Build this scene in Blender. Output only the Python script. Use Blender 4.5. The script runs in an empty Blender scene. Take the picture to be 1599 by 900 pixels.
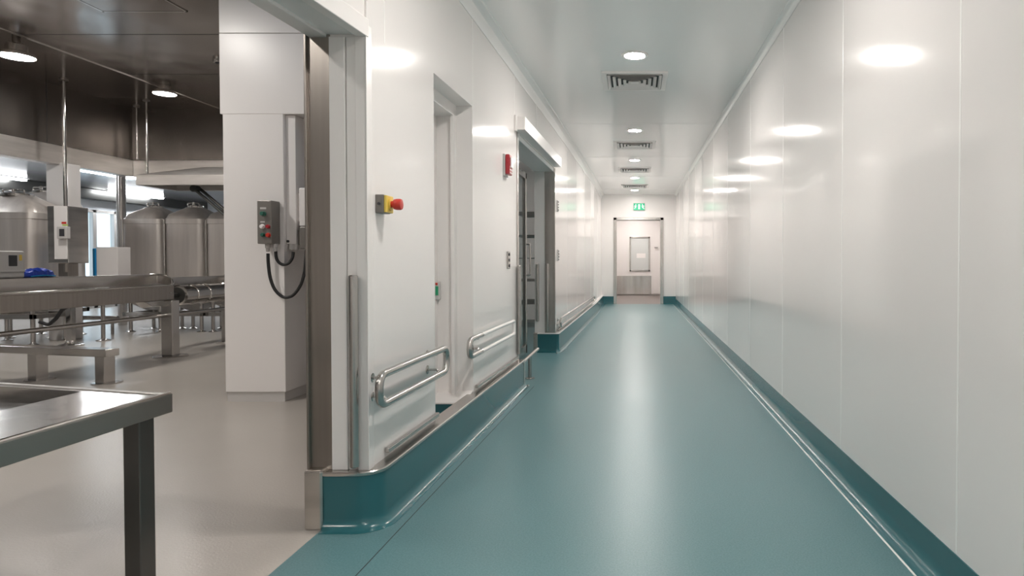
import bpy, bmesh, math, random
from mathutils import Vector, Matrix
random.seed(7)
SC = bpy.context.scene
COL = SC.collection
R = math.radians

# ------------------------------------------------------------------ camera
H = 1.06                      # eye height
F = 1000.0                    # focal length in pixels of the 1599x900 frame
PITCH = R(1.0)
CX, CY = 991.0, 408.0 + F * math.tan(PITCH)
cam = bpy.data.cameras.new('camera')
cam.sensor_fit = 'HORIZONTAL'; cam.sensor_width = 36.0
cam.lens = 36.0 * F / 1599.0
cam.shift_x = (799.5 - CX) / 1599.0
cam.shift_y = -(450.0 - CY) / 1599.0
cam.clip_start = 0.05
cob = bpy.data.objects.new('camera', cam); COL.objects.link(cob)
cob.location = (0, 0, H); cob.rotation_euler = (R(90) - PITCH, 0, 0)
SC.camera = cob

def ray(px, py):
    x = (px - CX) / F; y = -(py - CY) / F
    return Vector((x, math.cos(PITCH) + y * math.sin(PITCH), -math.sin(PITCH) + y * math.cos(PITCH)))
def onY(px, py, Y):
    d = ray(px, py); return Vector((0, 0, H)) + d * (Y / d.y)
def onX(px, py, X):
    d = ray(px, py); return Vector((0, 0, H)) + d * (X / d.x)
def onZ(px, py, Z):
    d = ray(px, py); return Vector((0, 0, H)) + d * ((Z - H) / d.z)

# plan of the left wall face (it tapers slightly)
def L(y):
    if y < 2.55: return -1.061 + 0.0266 * (y - 2.55)
    if y < 7.46: return -1.061 + 0.0266 * (y - 2.55)
    l2 = -1.061 + 0.0266 * (7.46 - 2.55)
    if y < 12.9: return l2 + (-0.82 - l2) * (y - 7.46) / (12.9 - 7.46)
    return -0.82
def onL(px, py, off=0.0):
    u = (px - CX) / F
    y = 4.0
    for _ in range(30):
        d = ray(px, py); y = (L(y) + off) / (d.x / d.y)
    return onY(px, py, y)

XR = 1.013      # right wall
ZC = 2.70       # corridor ceiling
YB = 15.8       # end wall
YREAR = -3.0

# ------------------------------------------------------------------ materials
def mat(name, color, rough=0.5, metal=0.0, emit=None, estr=0.0, noise=None, bump=None, spec=0.5, coat=0.0, brush=None, alpha=1.0):
    m = bpy.data.materials.new(name); m.use_nodes = True
    nt = m.node_tree; b = nt.nodes['Principled BSDF']
    b.inputs['Base Color'].default_value = (*color, 1)
    b.inputs['Roughness'].default_value = rough
    b.inputs['Metallic'].default_value = metal
    b.inputs['Specular IOR Level'].default_value = spec
    if coat:
        b.inputs['Coat Weight'].default_value = coat; b.inputs['Coat Roughness'].default_value = 0.08
    if emit:
        b.inputs['Emission Color'].default_value = (*emit, 1); b.inputs['Emission Strength'].default_value = estr
    tc = None
    def coords(scale):
        nonlocal tc
        if tc is None: tc = nt.nodes.new('ShaderNodeNewGeometry')
        mp = nt.nodes.new('ShaderNodeMapping'); mp.inputs['Scale'].default_value = scale
        nt.links.new(tc.outputs['Position'], mp.inputs['Vector']); return mp.outputs['Vector']
    if noise:   # (scale tuple, detail, amount, colour2)
        sc, det, amt, c2 = noise
        n = nt.nodes.new('ShaderNodeTexNoise'); n.inputs['Scale'].default_value = 1.0; n.inputs['Detail'].default_value = det
        nt.links.new(coords(sc), n.inputs['Vector'])
        r = nt.nodes.new('ShaderNodeValToRGB')
        r.color_ramp.elements[0].position = 0.5 - amt; r.color_ramp.elements[1].position = 0.5 + amt
        r.color_ramp.elements[0].color = (*color, 1); r.color_ramp.elements[1].color = (*c2, 1)
        nt.links.new(n.outputs['Fac'], r.inputs['Fac']); nt.links.new(r.outputs['Color'], b.inputs['Base Color'])
    if brush:   # roughness streaks (scale tuple, lo, hi)
        sc, lo, hi = brush
        n = nt.nodes.new('ShaderNodeTexNoise'); n.inputs['Scale'].default_value = 1.0; n.inputs['Detail'].default_value = 3
        nt.links.new(coords(sc), n.inputs['Vector'])
        r = nt.nodes.new('ShaderNodeMapRange'); r.inputs['From Min'].default_value = 0.3; r.inputs['From Max'].default_value = 0.7
        r.inputs['To Min'].default_value = lo; r.inputs['To Max'].default_value = hi
        nt.links.new(n.outputs['Fac'], r.inputs['Value']); nt.links.new(r.outputs['Result'], b.inputs['Roughness'])
    if bump:    # (scale tuple, strength, distance)
        sc, st, dist = bump
        n = nt.nodes.new('ShaderNodeTexNoise'); n.inputs['Scale'].default_value = 1.0; n.inputs['Detail'].default_value = 2
        nt.links.new(coords(sc), n.inputs['Vector'])
        bp = nt.nodes.new('ShaderNodeBump'); bp.inputs['Strength'].default_value = st; bp.inputs['Distance'].default_value = dist
        nt.links.new(n.outputs['Fac'], bp.inputs['Height']); nt.links.new(bp.outputs['Normal'], b.inputs['Normal'])
    return m

M = {}
M['white'] = mat('white_panel', (0.83, 0.80, 0.785), 0.10, bump=((1.5, 1.5, 1.5), 0.22, 0.004))
M['white_matte'] = mat('white_painted_metal', (0.82, 0.79, 0.775), 0.3)
M['ceil'] = mat('ceiling_panel', (0.86, 0.86, 0.855), 0.14, bump=((6.0, 0.5, 1.0), 0.2, 0.003))
M['seam'] = mat('panel_joint', (0.55, 0.55, 0.54), 0.3)
M['seam_light'] = mat('joint_sealant_and_highlight', (0.93, 0.92, 0.90), 0.25)
M['teal_floor'] = mat('teal_vinyl', (0.080, 0.186, 0.202), 0.31, noise=((150, 150, 150), 3, 0.22, (0.140, 0.250, 0.268)), bump=((260, 260, 260), 0.2, 0.002), spec=0.36)
M['teal'] = mat('teal_skirting_vinyl', (0.028, 0.130, 0.150), 0.22)
M['grey_floor'] = mat('grey_resin_floor', (0.43, 0.395, 0.36), 0.27, noise=((0.8, 0.8, 0.8), 3, 0.5, (0.53, 0.485, 0.44)), bump=((110, 110, 110), 0.22, 0.003))
M['brown_floor'] = mat('brown_vinyl', (0.16, 0.125, 0.115), 0.35)
M['steel'] = mat('brushed_steel', (0.46, 0.435, 0.412), 0.23, 1.0, noise=((9, 9, 0.7), 3, 0.3, (0.74, 0.705, 0.675)), bump=((2.5, 2.5, 1.2), 0.35, 0.02))
M['steel_h'] = mat('brushed_steel_sheet', (0.46, 0.437, 0.412), 0.24, 1.0, noise=((1.5, 1.5, 14), 3, 0.3, (0.72, 0.69, 0.66)), bump=((2.2, 2.2, 2.2), 0.35, 0.02))
M['steel_pol'] = mat('polished_steel', (0.60, 0.575, 0.55), 0.14, 1.0, bump=((9, 9, 9), 0.25, 0.004))
M['steel_tube'] = mat('satin_steel_tube', (0.50, 0.48, 0.46), 0.22, 1.0)
M['steel_dark'] = mat('dark_steel_sheet', (0.30, 0.272, 0.248), 0.30, 1.0, noise=((40, 40, 1.0), 2, 0.35, (0.37, 0.338, 0.31)))
M['steel_frame'] = mat('painted_frame_steel', (0.125, 0.125, 0.12), 0.32, 0.85)
M['steel_satin'] = mat('satin_dark_steel', (0.30, 0.29, 0.275), 0.38, 0.95)
M['tank_steel'] = mat('tank_steel', (0.60, 0.56, 0.53), 0.36, 0.72, noise=((9, 9, 0.7), 3, 0.3, (0.84, 0.79, 0.75)), bump=((2.5, 2.5, 1.2), 0.3, 0.02))
M['steel_bright'] = mat('bright_steel_sheet', (0.62, 0.59, 0.56), 0.33, 0.8, noise=((1.5, 1.5, 14), 3, 0.3, (0.86, 0.82, 0.79)), bump=((2.2, 2.2, 2.2), 0.35, 0.02))
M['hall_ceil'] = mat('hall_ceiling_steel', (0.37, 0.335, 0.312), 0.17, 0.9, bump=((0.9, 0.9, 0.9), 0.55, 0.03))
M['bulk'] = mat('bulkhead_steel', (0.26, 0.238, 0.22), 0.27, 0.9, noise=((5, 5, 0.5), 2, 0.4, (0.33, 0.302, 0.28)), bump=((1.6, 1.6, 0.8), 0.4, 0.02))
M['black'] = mat('black_rubber', (0.015, 0.015, 0.016), 0.45)
M['dark'] = mat('dark_recess', (0.03, 0.03, 0.03), 0.6)
M['red'] = mat('red_plastic', (0.55, 0.035, 0.02), 0.3)
M['crimson'] = mat('crimson_plastic', (0.42, 0.02, 0.03), 0.3)
M['yellow'] = mat('yellow_plastic', (0.78, 0.56, 0.10), 0.4)
M['green'] = mat('green_plastic', (0.02, 0.30, 0.14), 0.35)
M['knob_green'] = mat('dark_green_knob', (0.03, 0.14, 0.10), 0.35)
M['greenlabel'] = mat('lime_label', (0.45, 0.62, 0.12), 0.5)
M['grey_box'] = mat('grey_enclosure', (0.20, 0.185, 0.17), 0.38, 0.3)
M['lightgrey'] = mat('light_grey_enclosure', (0.56, 0.54, 0.525), 0.4)
M['blue'] = mat('blue_plastic', (0.01, 0.05, 0.42), 0.3, bump=((30, 30, 30), 0.5, 0.01))
M['skyblue'] = mat('sky_blue_plastic', (0.015, 0.30, 0.68), 0.35)
M['blue_wall'] = mat('cool_white_wall', (0.74, 0.78, 0.82), 0.35)
M['annex_ceil'] = mat('annex_ceiling_panel', (0.50, 0.51, 0.53), 0.18, 0.75, bump=((0.8, 0.8, 0.8), 0.3, 0.02))
M['lamp'] = mat('lamp_lens', (1, 1, 1), 0.4, emit=(1.0, 0.945, 0.89), estr=130.0)
M['lamp_hall'] = mat('hall_lamp_lens', (1, 1, 1), 0.4, emit=(1.0, 0.955, 0.90), estr=56.0)
M['tube'] = mat('fluorescent_tube', (1, 1, 1), 0.4, emit=(0.96, 0.98, 1.0), estr=13.0)
M['exit_green'] = mat('exit_green', (0.0, 0.30, 0.14), 0.4, emit=(0.0, 0.42, 0.20), estr=0.25)
M['exit_white'] = mat('exit_white', (0.9, 0.95, 0.92), 0.4, emit=(0.8, 1.0, 0.9), estr=0.22)
M['frosted'] = mat('frosted_door_window', (0.62, 0.64, 0.63), 0.25)
M['ink'] = mat('dark_print', (0.04, 0.04, 0.045), 0.5)
def glass_mat():
    m = bpy.data.materials.new('clear_glass'); m.use_nodes = True
    nt = m.node_tree; nt.nodes.remove(nt.nodes['Principled BSDF'])
    out = nt.nodes['Material Output']
    t = nt.nodes.new('ShaderNodeBsdfTransparent'); t.inputs['Color'].default_value = (0.93, 0.97, 0.97, 1)
    g = nt.nodes.new('ShaderNodeBsdfGlossy'); g.inputs['Roughness'].default_value = 0.03
    mx = nt.nodes.new('ShaderNodeMixShader')
    mx.inputs[0].default_value = 0.09; nt.links.new(t.outputs[0], mx.inputs[1]); nt.links.new(g.outputs[0], mx.inputs[2])
    nt.links.new(mx.outputs[0], out.inputs['Surface'])
    return m
M['glass'] = glass_mat()

# ------------------------------------------------------------------ mesh helpers
def wloc(o):
    v = Vector((0, 0, 0))
    while o is not None:
        v += o.location; o = o.parent
    return v
class MB:
    def __init__(s): s.bm = bmesh.new()
    def box(s, x0, x1, y0, y1, z0, z1, bev=0.0, seg=2):
        x0, x1 = min(x0, x1), max(x0, x1); y0, y1 = min(y0, y1), max(y0, y1); z0, z1 = min(z0, z1), max(z0, z1)
        return s.hexa([(x0,y0,z0),(x1,y0,z0),(x1,y1,z0),(x0,y1,z0),(x0,y0,z1),(x1,y0,z1),(x1,y1,z1),(x0,y1,z1)], bev, seg)
    def hexa(s, p, bev=0.0, seg=2):
        return s.prism_pts(p[:4], p[4:], bev, seg)
    def prism_pts(s, lo, hi, bev=0.0, seg=2):
        n = len(lo); old = set(s.bm.faces)
        a = [s.bm.verts.new(v) for v in lo]; b = [s.bm.verts.new(v) for v in hi]
        fs = [s.bm.faces.new(list(reversed(a))), s.bm.faces.new(b)]
        for i in range(n):
            j = (i + 1) % n
            fs.append(s.bm.faces.new((a[i], a[j], b[j], b[i])))
        bmesh.ops.recalc_face_normals(s.bm, faces=fs)
        if bev > 0:
            es = list({e for f in fs for e in f.edges})
            bmesh.ops.bevel(s.bm, geom=es, offset=bev, segments=seg, affect='EDGES', profile=0.5, clamp_overlap=True)
        for f in s.bm.faces:
            if f not in old: f.smooth = False
        return s
    def prism(s, poly, z0, z1, bev=0.0, seg=2):
        return s.prism_pts([(x, y, z0) for x, y in poly], [(x, y, z1) for x, y in poly], bev, seg)
    def obox(s, c, ux, uy, uz, hx, hy, hz, bev=0.0):
        c = Vector(c); ux = Vector(ux).normalized(); uy = Vector(uy).normalized(); uz = Vector(uz).normalized()
        p = []
        for k in (-1, 1):
            for (i, j) in ((-1,-1),(1,-1),(1,1),(-1,1)):
                p.append(c + ux*hx*i + uy*hy*j + uz*hz*k)
        return s.hexa(p, bev)
    def rings(s, rs, close_u=True, cap0=True, cap1=True):
        vs = [[s.bm.verts.new(p) for p in r] for r in rs]
        fs = []
        for a, b in zip(vs[:-1], vs[1:]):
            n = len(a)
            for i in range(n if close_u else n - 1):
                j = (i + 1) % n
                fs.append(s.bm.faces.new((a[i], a[j], b[j], b[i])))
        if close_u and cap0: fs.append(s.bm.faces.new(list(reversed(vs[0]))))
        if close_u and cap1: fs.append(s.bm.faces.new(vs[-1]))
        bmesh.ops.recalc_face_normals(s.bm, faces=fs)
        for f in fs: f.smooth = True
        return s
    def tube(s, path, r, closed=False, seg=14):
        P = [Vector(p) for p in path]; n = len(P)
        T = []
        for i in range(n):
            a = P[(i - 1) % n] if (closed or i > 0) else P[0]
            b = P[(i + 1) % n] if (closed or i < n - 1) else P[-1]
            T.append((b - a).normalized())
        up = Vector((0, 0, 1)) if abs(T[0].z) < 0.9 else Vector((1, 0, 0))
        N = (up - T[0] * up.dot(T[0])).normalized()
        rs = []
        for i in range(n):
            N = (N - T[i] * N.dot(T[i])).normalized(); B = T[i].cross(N)
            rs.append([P[i] + (N * math.cos(2*math.pi*k/seg) + B * math.sin(2*math.pi*k/seg)) * r for k in range(seg)])
        if closed:
            # close by matching twist: simple re-use of the first ring
            vs = [[s.bm.verts.new(p) for p in q] for q in rs]
            first = vs[0]; last = vs[-1]
            off = min(range(seg), key=lambda o: (last[0].co - first[o].co).length)
            fs = []
            for a, b in zip(vs[:-1], vs[1:]):
                for i in range(seg):
                    j = (i + 1) % seg; fs.append(s.bm.faces.new((a[i], a[j], b[j], b[i])))
            for i in range(seg):
                j = (i + 1) % seg; fs.append(s.bm.faces.new((last[i], last[j], first[(j + off) % seg], first[(i + off) % seg])))
            bmesh.ops.recalc_face_normals(s.bm, faces=fs)
            for f in fs: f.smooth = True
            return s
        return s.rings(rs)
    def cyl(s, p0, p1, r, r1=None, seg=24):
        p0, p1 = Vector(p0), Vector(p1); T = (p1 - p0).normalized()
        up = Vector((0, 0, 1)) if abs(T.z) < 0.9 else Vector((1, 0, 0))
        N = (up - T * up.dot(T)).normalized(); B = T.cross(N); r1 = r if r1 is None else r1
        return s.rings([[p + (N*math.cos(2*math.pi*k/seg) + B*math.sin(2*math.pi*k/seg)) * q for k in range(seg)] for p, q in ((p0, r), (p1, r1))])
    def lathe(s, prof, p0, axis, seg=32, caps=True):
        p0 = Vector(p0); T = Vector(axis).normalized()
        up = Vector((0, 0, 1)) if abs(T.z) < 0.9 else Vector((1, 0, 0))
        N = (up - T * up.dot(T)).normalized(); B = T.cross(N)
        return s.rings([[p0 + T*h + (N*math.cos(2*math.pi*k/seg) + B*math.sin(2*math.pi*k/seg)) * max(r, 1e-4) for k in range(seg)] for r, h in prof], cap0=caps, cap1=caps)
    def sweep(s, path, prof, closed_prof=True):
        """path: plan points; prof: (offset to the right-hand normal side, z)"""
        P = [Vector((a, b)) for a, b in path]; n = len(P); rs = []
        for i in range(n):
            if i == 0: t = (P[1] - P[0]).normalized(); nrm = Vector((t.y, -t.x)); k = 1
            elif i == n - 1: t = (P[-1] - P[-2]).normalized(); nrm = Vector((t.y, -t.x)); k = 1
            else:
                t1 = (P[i] - P[i-1]).normalized(); t2 = (P[i+1] - P[i]).normalized()
                n1 = Vector((t1.y, -t1.x)); n2 = Vector((t2.y, -t2.x)); nrm = (n1 + n2).normalized(); k = 1 / max(0.3, nrm.dot(n1))
            rs.append([(P[i].x + nrm.x*o*k, P[i].y + nrm.y*o*k, z) for o, z in prof])
        return s.rings(rs, close_u=closed_prof)
    def build(s, name, m, parent=None, smooth=35):
        bm = s.bm
        if not bm.verts: raise ValueError(name)
        if parent is not None:
            off = wloc(parent); loc = Vector((0, 0, 0))
        else:
            xs = [v.co for v in bm.verts]
            lo = [min(c[i] for c in xs) for i in range(3)]; hi = [max(c[i] for c in xs) for i in range(3)]
            off = Vector(((lo[0]+hi[0])/2, (lo[1]+hi[1])/2, lo[2])); loc = off
        bmesh.ops.translate(bm, vec=-off, verts=bm.verts)
        me = bpy.data.meshes.new(name); bm.to_mesh(me); bm.free()
        keep = [p.use_smooth for p in me.polygons]
        me.set_sharp_from_angle(angle=R(smooth))
        me.polygons.foreach_set('use_smooth', keep)
        me.materials.append(m)
        o = bpy.data.objects.new(name, me); COL.objects.link(o)
        o.location = loc
        if parent is not None: o.parent = parent
        return o
def tag(o, label, cat, group=None):
    o['label'] = label; o['category'] = cat
    if group: o['group'] = group
    return o
def thing(name, label, cat, loc, group=None):
    o = bpy.data.objects.new(name, None); COL.objects.link(o); o.location = loc; o.empty_display_size = 0.1
    return tag(o, label, cat, group)
def struct(name, mb, m, parent=None):
    o = mb.build(name, m, parent)
    if parent is None: o['kind'] = 'structure'
    return o
def copy_tree(o, parent=None):
    c = o.copy(); COL.objects.link(c); c.parent = parent
    for ch in list(o.children): copy_tree(ch, c)
    return c
def fillet(pts, r, n=6, closed=False):
    P = [Vector(p) for p in pts]; out = []; N = len(P)
    for i in range(N):
        if not closed and i in (0, N - 1): out.append(P[i]); continue
        a, b, c = P[i-1], P[i], P[(i+1) % N]
        d1 = (a - b); d2 = (c - b); rr = min(r, d1.length * .49, d2.length * .49)
        ang = d1.angle(d2); t = min(rr / math.tan(ang / 2), d1.length*.49, d2.length*.49)
        p1 = b + d1.normalized() * t; p2 = b + d2.normalized() * t
        for k in range(n + 1):
            u = k / n; q = (1-u)**2 * p1 + 2*u*(1-u) * b + u*u * p2
            # push quadratic slightly towards an arc
            out.append(q)
    return out

# ------------------------------------------------------------------ setting: corridor
YE = 2.55      # end face of left wall beside the wide opening
YD0, YD1 = 5.40, 7.46
NI0, NI1 = onL(678, 300).y, onL(738, 300).y
T = 0.235      # wall thickness
b = MB(); b.prism([(-1.235, YREAR), (1.10, YREAR), (1.10, YB), (-1.235, YB)], -0.05, 0.0)
struct('floor', b, M['teal_floor'])
b = MB()
b.prism([(-12.3, YREAR), (-1.235, YREAR), (-1.235, 5.45), (-3.355, 5.45), (-3.355, 18.1), (-12.3, 18.1)], -0.05, 0.0)
struct('factory_floor', b, M['grey_floor'])
b = MB(); b.prism([(-3.355, 5.45), (-1.235, 5.45), (-1.235, 11.1), (-3.355, 11.1)], -0.05, 0.0)
struct('store_floor', b, M['teal_floor'])
b = MB(); b.box(-1.3, 1.3, YB, 20.1, -0.05, 0.0); struct('vestibule_floor', b, M['brown_floor'])

b = MB(); b.box(XR, XR + .12, YREAR, YB + .1, 0, ZC + .1); wr = struct('wall_right', b, M['white'])
b = MB()
for y in (2.0, 3.13, 4.38, 5.62, 6.99, 8.25, 9.5, 10.75, 12.0, 13.25, 14.5, 0.8, -.45, -1.7):
    b.box(XR - .0012, XR + .002, y - .0045, y + .0045, .14, ZC - .03)
b.build('panel_joints', M['seam_light'], wr)

def wallpoly(y0, y1, t0, t1):
    ys = [y0] + [y for y in (7.46, 12.9) if y0 < y < y1] + [y1]
    return [(L(y) + t1, y) for y in ys] + [(L(y) + t0, y) for y in reversed(ys)]
b = MB()
b.prism(wallpoly(YE, NI0, -T, 0), 0, ZC)
b.prism(wallpoly(NI0, NI1, -T, 0), 2.035, ZC)
b.prism(wallpoly(NI1, YD0, -T, 0), 0, ZC)
b.prism(wallpoly(YD0, YD1, -T, 0), 2.14, ZC)
b.prism(wallpoly(YD1, YB + .1, -T, 0), 0, ZC)
wl = struct('wall_left', b, M['white'])
b = MB()
for y, z0 in ((2.72, 1.98), (onL(738, 100).y, 2.035), (onL(803, 100).y, 2.26), (6.3, 2.27), (8.6, .24), (9.8, .24), (11.0, .24), (12.2, .24), (12.9, .24), (14.1, .24)):
    yy = y
    b.prism([(L(yy-.003)+.0012, yy-.003), (L(yy+.003)+.0012, yy+.003), (L(yy+.003)-.002, yy+.003), (L(yy-.003)-.002, yy-.003)], z0, ZC - .1)
b.build('panel_joints', M['seam_light'], wl)

# wall over the wide opening, with its framed lintel
ZL = 1.945
o1 = onZ(569, 61, ZL); i1 = onZ(481, 52, ZL); i0 = onZ(396, 0, ZL)
def lin(x1, y1, sl, y): return x1 + sl * (y - y1)
so = 0.10; si = 0.075
ya = 0.6
Lpoly = lambda d0, d1: [(L(YE) + d1, YE), (L(YE) + d1 - so*(YE - ya), ya), (L(YE) + d1 - so*(YE - ya), YREAR), (i1.x + d0 - si*(YE-ya), YREAR), (i1.x + d0 - si*(YE - ya), ya), (i1.x + d0, YE)]
b = MB(); b.prism(Lpoly(0.0, -0.008), ZL + .05, 3.5); struct('wall_lintel', b, M['white'])
b = MB(); b.prism(Lpoly(-.012, -0.03), ZL + .012, ZL + .05)
tr = struct('trim_1', b, M['ceil'])
b = MB()
pl = Lpoly(-.02, .010)
b.prism([pl[0], pl[1], (pl[1][0]-.045, ya), (pl[0][0]-.045, YE)], ZL, ZL + .072, .003)
b.build('outer_edge', M['white_matte'], tr)
b = MB()
b.prism([(pl[5][0]+.07, YE), (pl[4][0]+.07, ya), pl[4], pl[5]], ZL, ZL + .06, .003)
b.build('inner_edge', M['white_matte'], tr)

b = MB(); b.box(-1.30, XR + .12, YREAR, YB + .1, ZC, ZC + .1)
ce = struct('ceiling', b, M['ceil'])
b = MB()
for y in (1.4, 3.9, 7.66, 10.1, 12.4, 14.6):
    b.box(-.96, 1.0, y - .003, y + .003, ZC - .0012, ZC + .002)
b.build('panel_joints', M['seam'], ce)
b = MB(); b.box(-1.3, XR + .12, YREAR - .1, YREAR, 0, ZC + .1); struct('wall_rear', b, M['white'])

# ceiling coves
ysl = [YE - 1.5, YE, 7.46, 12.9, YB]
path = [(L(y), y) for y in ysl]
b = MB(); b.sweep([(x, y) for x, y in path], [(-.01, ZC - .115), (.004, ZC - .115), (.010, ZC - .10), (.014, ZC - .06), (.022, ZC - .035), (.045, ZC - .018), (.062, ZC - .012), (.066, ZC + .01), (-.01, ZC + .01)])
struct('trim_2', b, M['ceil'])
b = MB(); b.sweep([(XR, YB), (XR, YREAR)], [(-.01, ZC - .05), (.004, ZC - .05), (.010, ZC - .03), (.024, ZC - .014), (.045, ZC - .006), (.048, ZC + .01), (-.01, ZC + .01)])
struct('trim_3', b, M['ceil'])

# baseboards
cove = lambda h, r: [(0, h), (0, r)] + [(r - r*math.cos(a), r - r*math.sin(a)) for a in [R(k) for k in (20, 40, 60, 75)]] + [(r, .0015), (r, -.02)]
b = MB(); b.sweep([(XR - .004, YB), (XR - .004, YREAR)], cove(.135, .06) + [(-.02, -.02), (-.02, .135)])
struct('baseboard_right', b, M['teal'])
b = MB()
b.sweep([(XR - .068, YB - .05), (XR - .068, YREAR)], [(-.004, .0), (-.003, .0022), (.003, .0022), (.004, .0)])
struct('trim_cove_highlight', b, M['seam_light'])  # pale strip standing in for the highlight along the cove edge

SK = .05
def arc2(cx, cy, r, a0, a1, n=8): return [(cx + r*math.cos(R(a0 + (a1-a0)*k/n)), cy + r*math.sin(R(a0 + (a1-a0)*k/n))) for k in range(n+1)]
HS = .215
YF = YE - .04
rc = .09
xo = L(YE) + SK
pathL = [(L(YD0) + SK, YD0), (L(YE + .1) + SK, YE + .1)] + arc2(xo - rc, YF + rc, rc, 0, -90) + [(-1.228, YF)]
# walking from far to near keeps the corridor on the LEFT; flip the sign of the offsets
inv = lambda prof: [(-o, z) for o, z in prof]
def sweepL(path, prof):
    return list(reversed(path)), prof
b = MB(); b.sweep(list(reversed(pathL)), cove(HS, .045) + [(-.062, -.02), (-.062, HS)])
bl = struct('baseboard_left', b, M['teal'])
b = MB(); b.sweep(list(reversed(pathL)), [(-.075, HS - .003), (.004, HS - .003), (.007, HS + .002), (.007, HS + .009), (.003, HS + .013), (-.075, HS + .013)])
b.build('cap', M['steel_h'], bl)
b = MB(); b.box(-1.30, -1.226, YF - .012, YE + .10, 0, HS + .022, .01, 3)
b.build('end_cover', M['steel_h'], bl)
ye = YD0
b = MB(); b.box(L(ye) - .02, L(ye) + SK + .006, ye - .006, ye + .022, 0, HS + .012, .004)
b.box(L(ye) + SK - .02, L(ye) + SK + .04, ye - .01, ye + .03, 0, .008, .002)
b.build('end_bracket', M['steel_h'], bl)
# far left baseboard with its return on the far jamb of the sliding door
pathF = [(L(YD1) - .20, YD1 - .035)] + [(L(YD1) + SK - .03, YD1 - .035)] + arc2(L(YD1) + SK - .03, YD1 - .005, .03, -90, 0, 5) + [(L(12.9) + SK, 12.9), (L(YB) + SK, YB)]
b = MB(); b.sweep(pathF, cove(HS, .045) + [(-.06, -.02), (-.06, HS)])
bf = struct('baseboard_left_far', b, M['teal'])
b = MB(); b.sweep(pathF, [(-.06, HS - .003), (.004, HS - .003), (.006, HS + .004), (.003, HS + .010), (-.06, HS + .010)])
b.build('cap', M['white_matte'], bf)
b = MB(); b.box(L(YD1) - .245, L(YD1) - .195, YD1 - .05, YD1 + .02, 0, HS + .012, .006)
b.build('end_cover', M['steel_h'], bf)
# seam in the floor along the left side
seam = [(L(y) + SK + .083, y) for y in (0.6, YE, 4.0, YD0)]
b = MB(); b.sweep(seam, [(-.0016, -.001), (-.0016, .0006), (.0016, .0006), (.0016, -.001)])
struct('trim_5', b, M['dark'])

# jamb at the wide opening : white panel faces and a steel channel
b = MB()
b.box(-1.205, -1.141, YE - .016, YE + .02, HS + .012, ZL, .004)
b.box(-1.139, L(YE) - .030, YE - .010, YE + .02, HS + .012, ZL, .003)
b.box(L(YE) - .040, L(YE) + .0035, YE - .018, YE + .02, HS + .012, ZL, .003)
b.prism([(L(YE)+.006, YE-.018), (L(YE)+.006, YE+.034), (L(YE)-.002, YE+.034), (L(YE)-.002, YE-.018)], HS + .012, ZL + .05, .0015)
struct('trim_6', b, M['white_matte'])
b = MB()
b.box(-1.298, -1.205, YE - .004, YE + .16, HS + .012, ZL + .012, .002)
b.box(-1.302, -1.292, YE - .020, YE + .16, HS + .012, ZL + .012, .002)
struct('trim_7', b, M['steel_dark'])

# recessed doorway in the near wall
nb = L(NI1) - T
b = MB()
# inner frame : far jamb, head and near jamb, set back from the face
b.prism([(L(NI1) - .10, NI1 - .062), (L(NI1) - .10, NI1 + .01), (L(NI1) - .122, NI1 + .01), (L(NI1) - .122, NI1 - .062)], .20, 1.99, .002)
b.box(nb - .02, L(NI1) - .118, NI1 - .03, NI1 + .01, 0, 1.99, .002)
b.prism([(L(NI0) - .10, NI0 - .01), (L(NI1) - .10, NI1), (L(NI1) - .22, NI1), (L(NI0) - .22, NI0 - .01)], 1.965, 2.05, .002)
b.box(nb - .02, L(NI0) - .10, NI0 - .01, NI0 + .035, 0, 1.98, .002)
struct('trim_8', b, M['white_matte'])
b = MB()
yq = onZ(700, 630, .20).y
b.hexa([(nb, yq, 0), (L(yq) - .005, yq, 0), (L(NI1) - .005, NI1 + .01, 0), (nb, NI1 + .01, 0), (nb, yq, .195), (L(yq) - .005, yq, .195), (L(NI1) - .005, NI1 + .01, .232), (nb, NI1 + .01, .232)])
ns = struct('baseboard_niche', b, M['teal'])
b = MB()
b.hexa([(nb, yq - .004, .195), (L(yq) - .003, yq - .004, .195), (L(NI1) - .003, NI1 + .01, .233), (nb, NI1 + .01, .233), (nb, yq - .004, .203), (L(yq) - .003, yq - .004, .203), (L(NI1) - .003, NI1 + .01, .241), (nb, NI1 + .01, .241)])
b.build('ledge', M['white_matte'], ns)
b = MB(); b.prism([(L(NI0) - T + .02, NI0), (L(NI1) - T + .02, NI1), (L(NI1) - T - .02, NI1), (L(NI0) - T - .02, NI0)], 0.005, 1.98, .002)
d2 = struct('door_2', b, M['white_matte'])

# sliding doorway : frame, jamb linings, header
xj = L(YD1)
b = MB()
b.box(xj - .115, xj - .003, YD1 - .012, YD1 + .02, HS + .01, 2.14, .003)
b.box(xj - .02, xj + .006, YD1 - .014, YD1 + .03, HS + .01, 2.14, .003)
b.prism([(L(YD0) - .03, YD0 - .045), (L(YD0) + .008, YD0 - .045), (L(YD0) + .008, YD0 + .012), (L(YD0) - .03, YD0 + .012)], HS + .012, 2.14, .003)
b.prism([(L(YD0) - T, YD0), (L(YD0), YD0), (L(YD0), YD0 + .012), (L(YD0) - T, YD0 + .012)], 0, 2.14)
struct('trim_9', b, M['steel'])
b = MB()
b.box(xj - T, xj - .115, YD1 - .008, YD1 + .02, HS + .01, 2.14, .003)
struct('trim_10', b, M['white_matte'])
b = MB(); b.prism([(L(YD0)-.01, YD0), (L(YD1)-.01, YD1), (L(YD1)-T, YD1), (L(YD0)-T, YD0)], 2.10, 2.15, .002)
struct('trim_11', b, M['ceil'])

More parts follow.
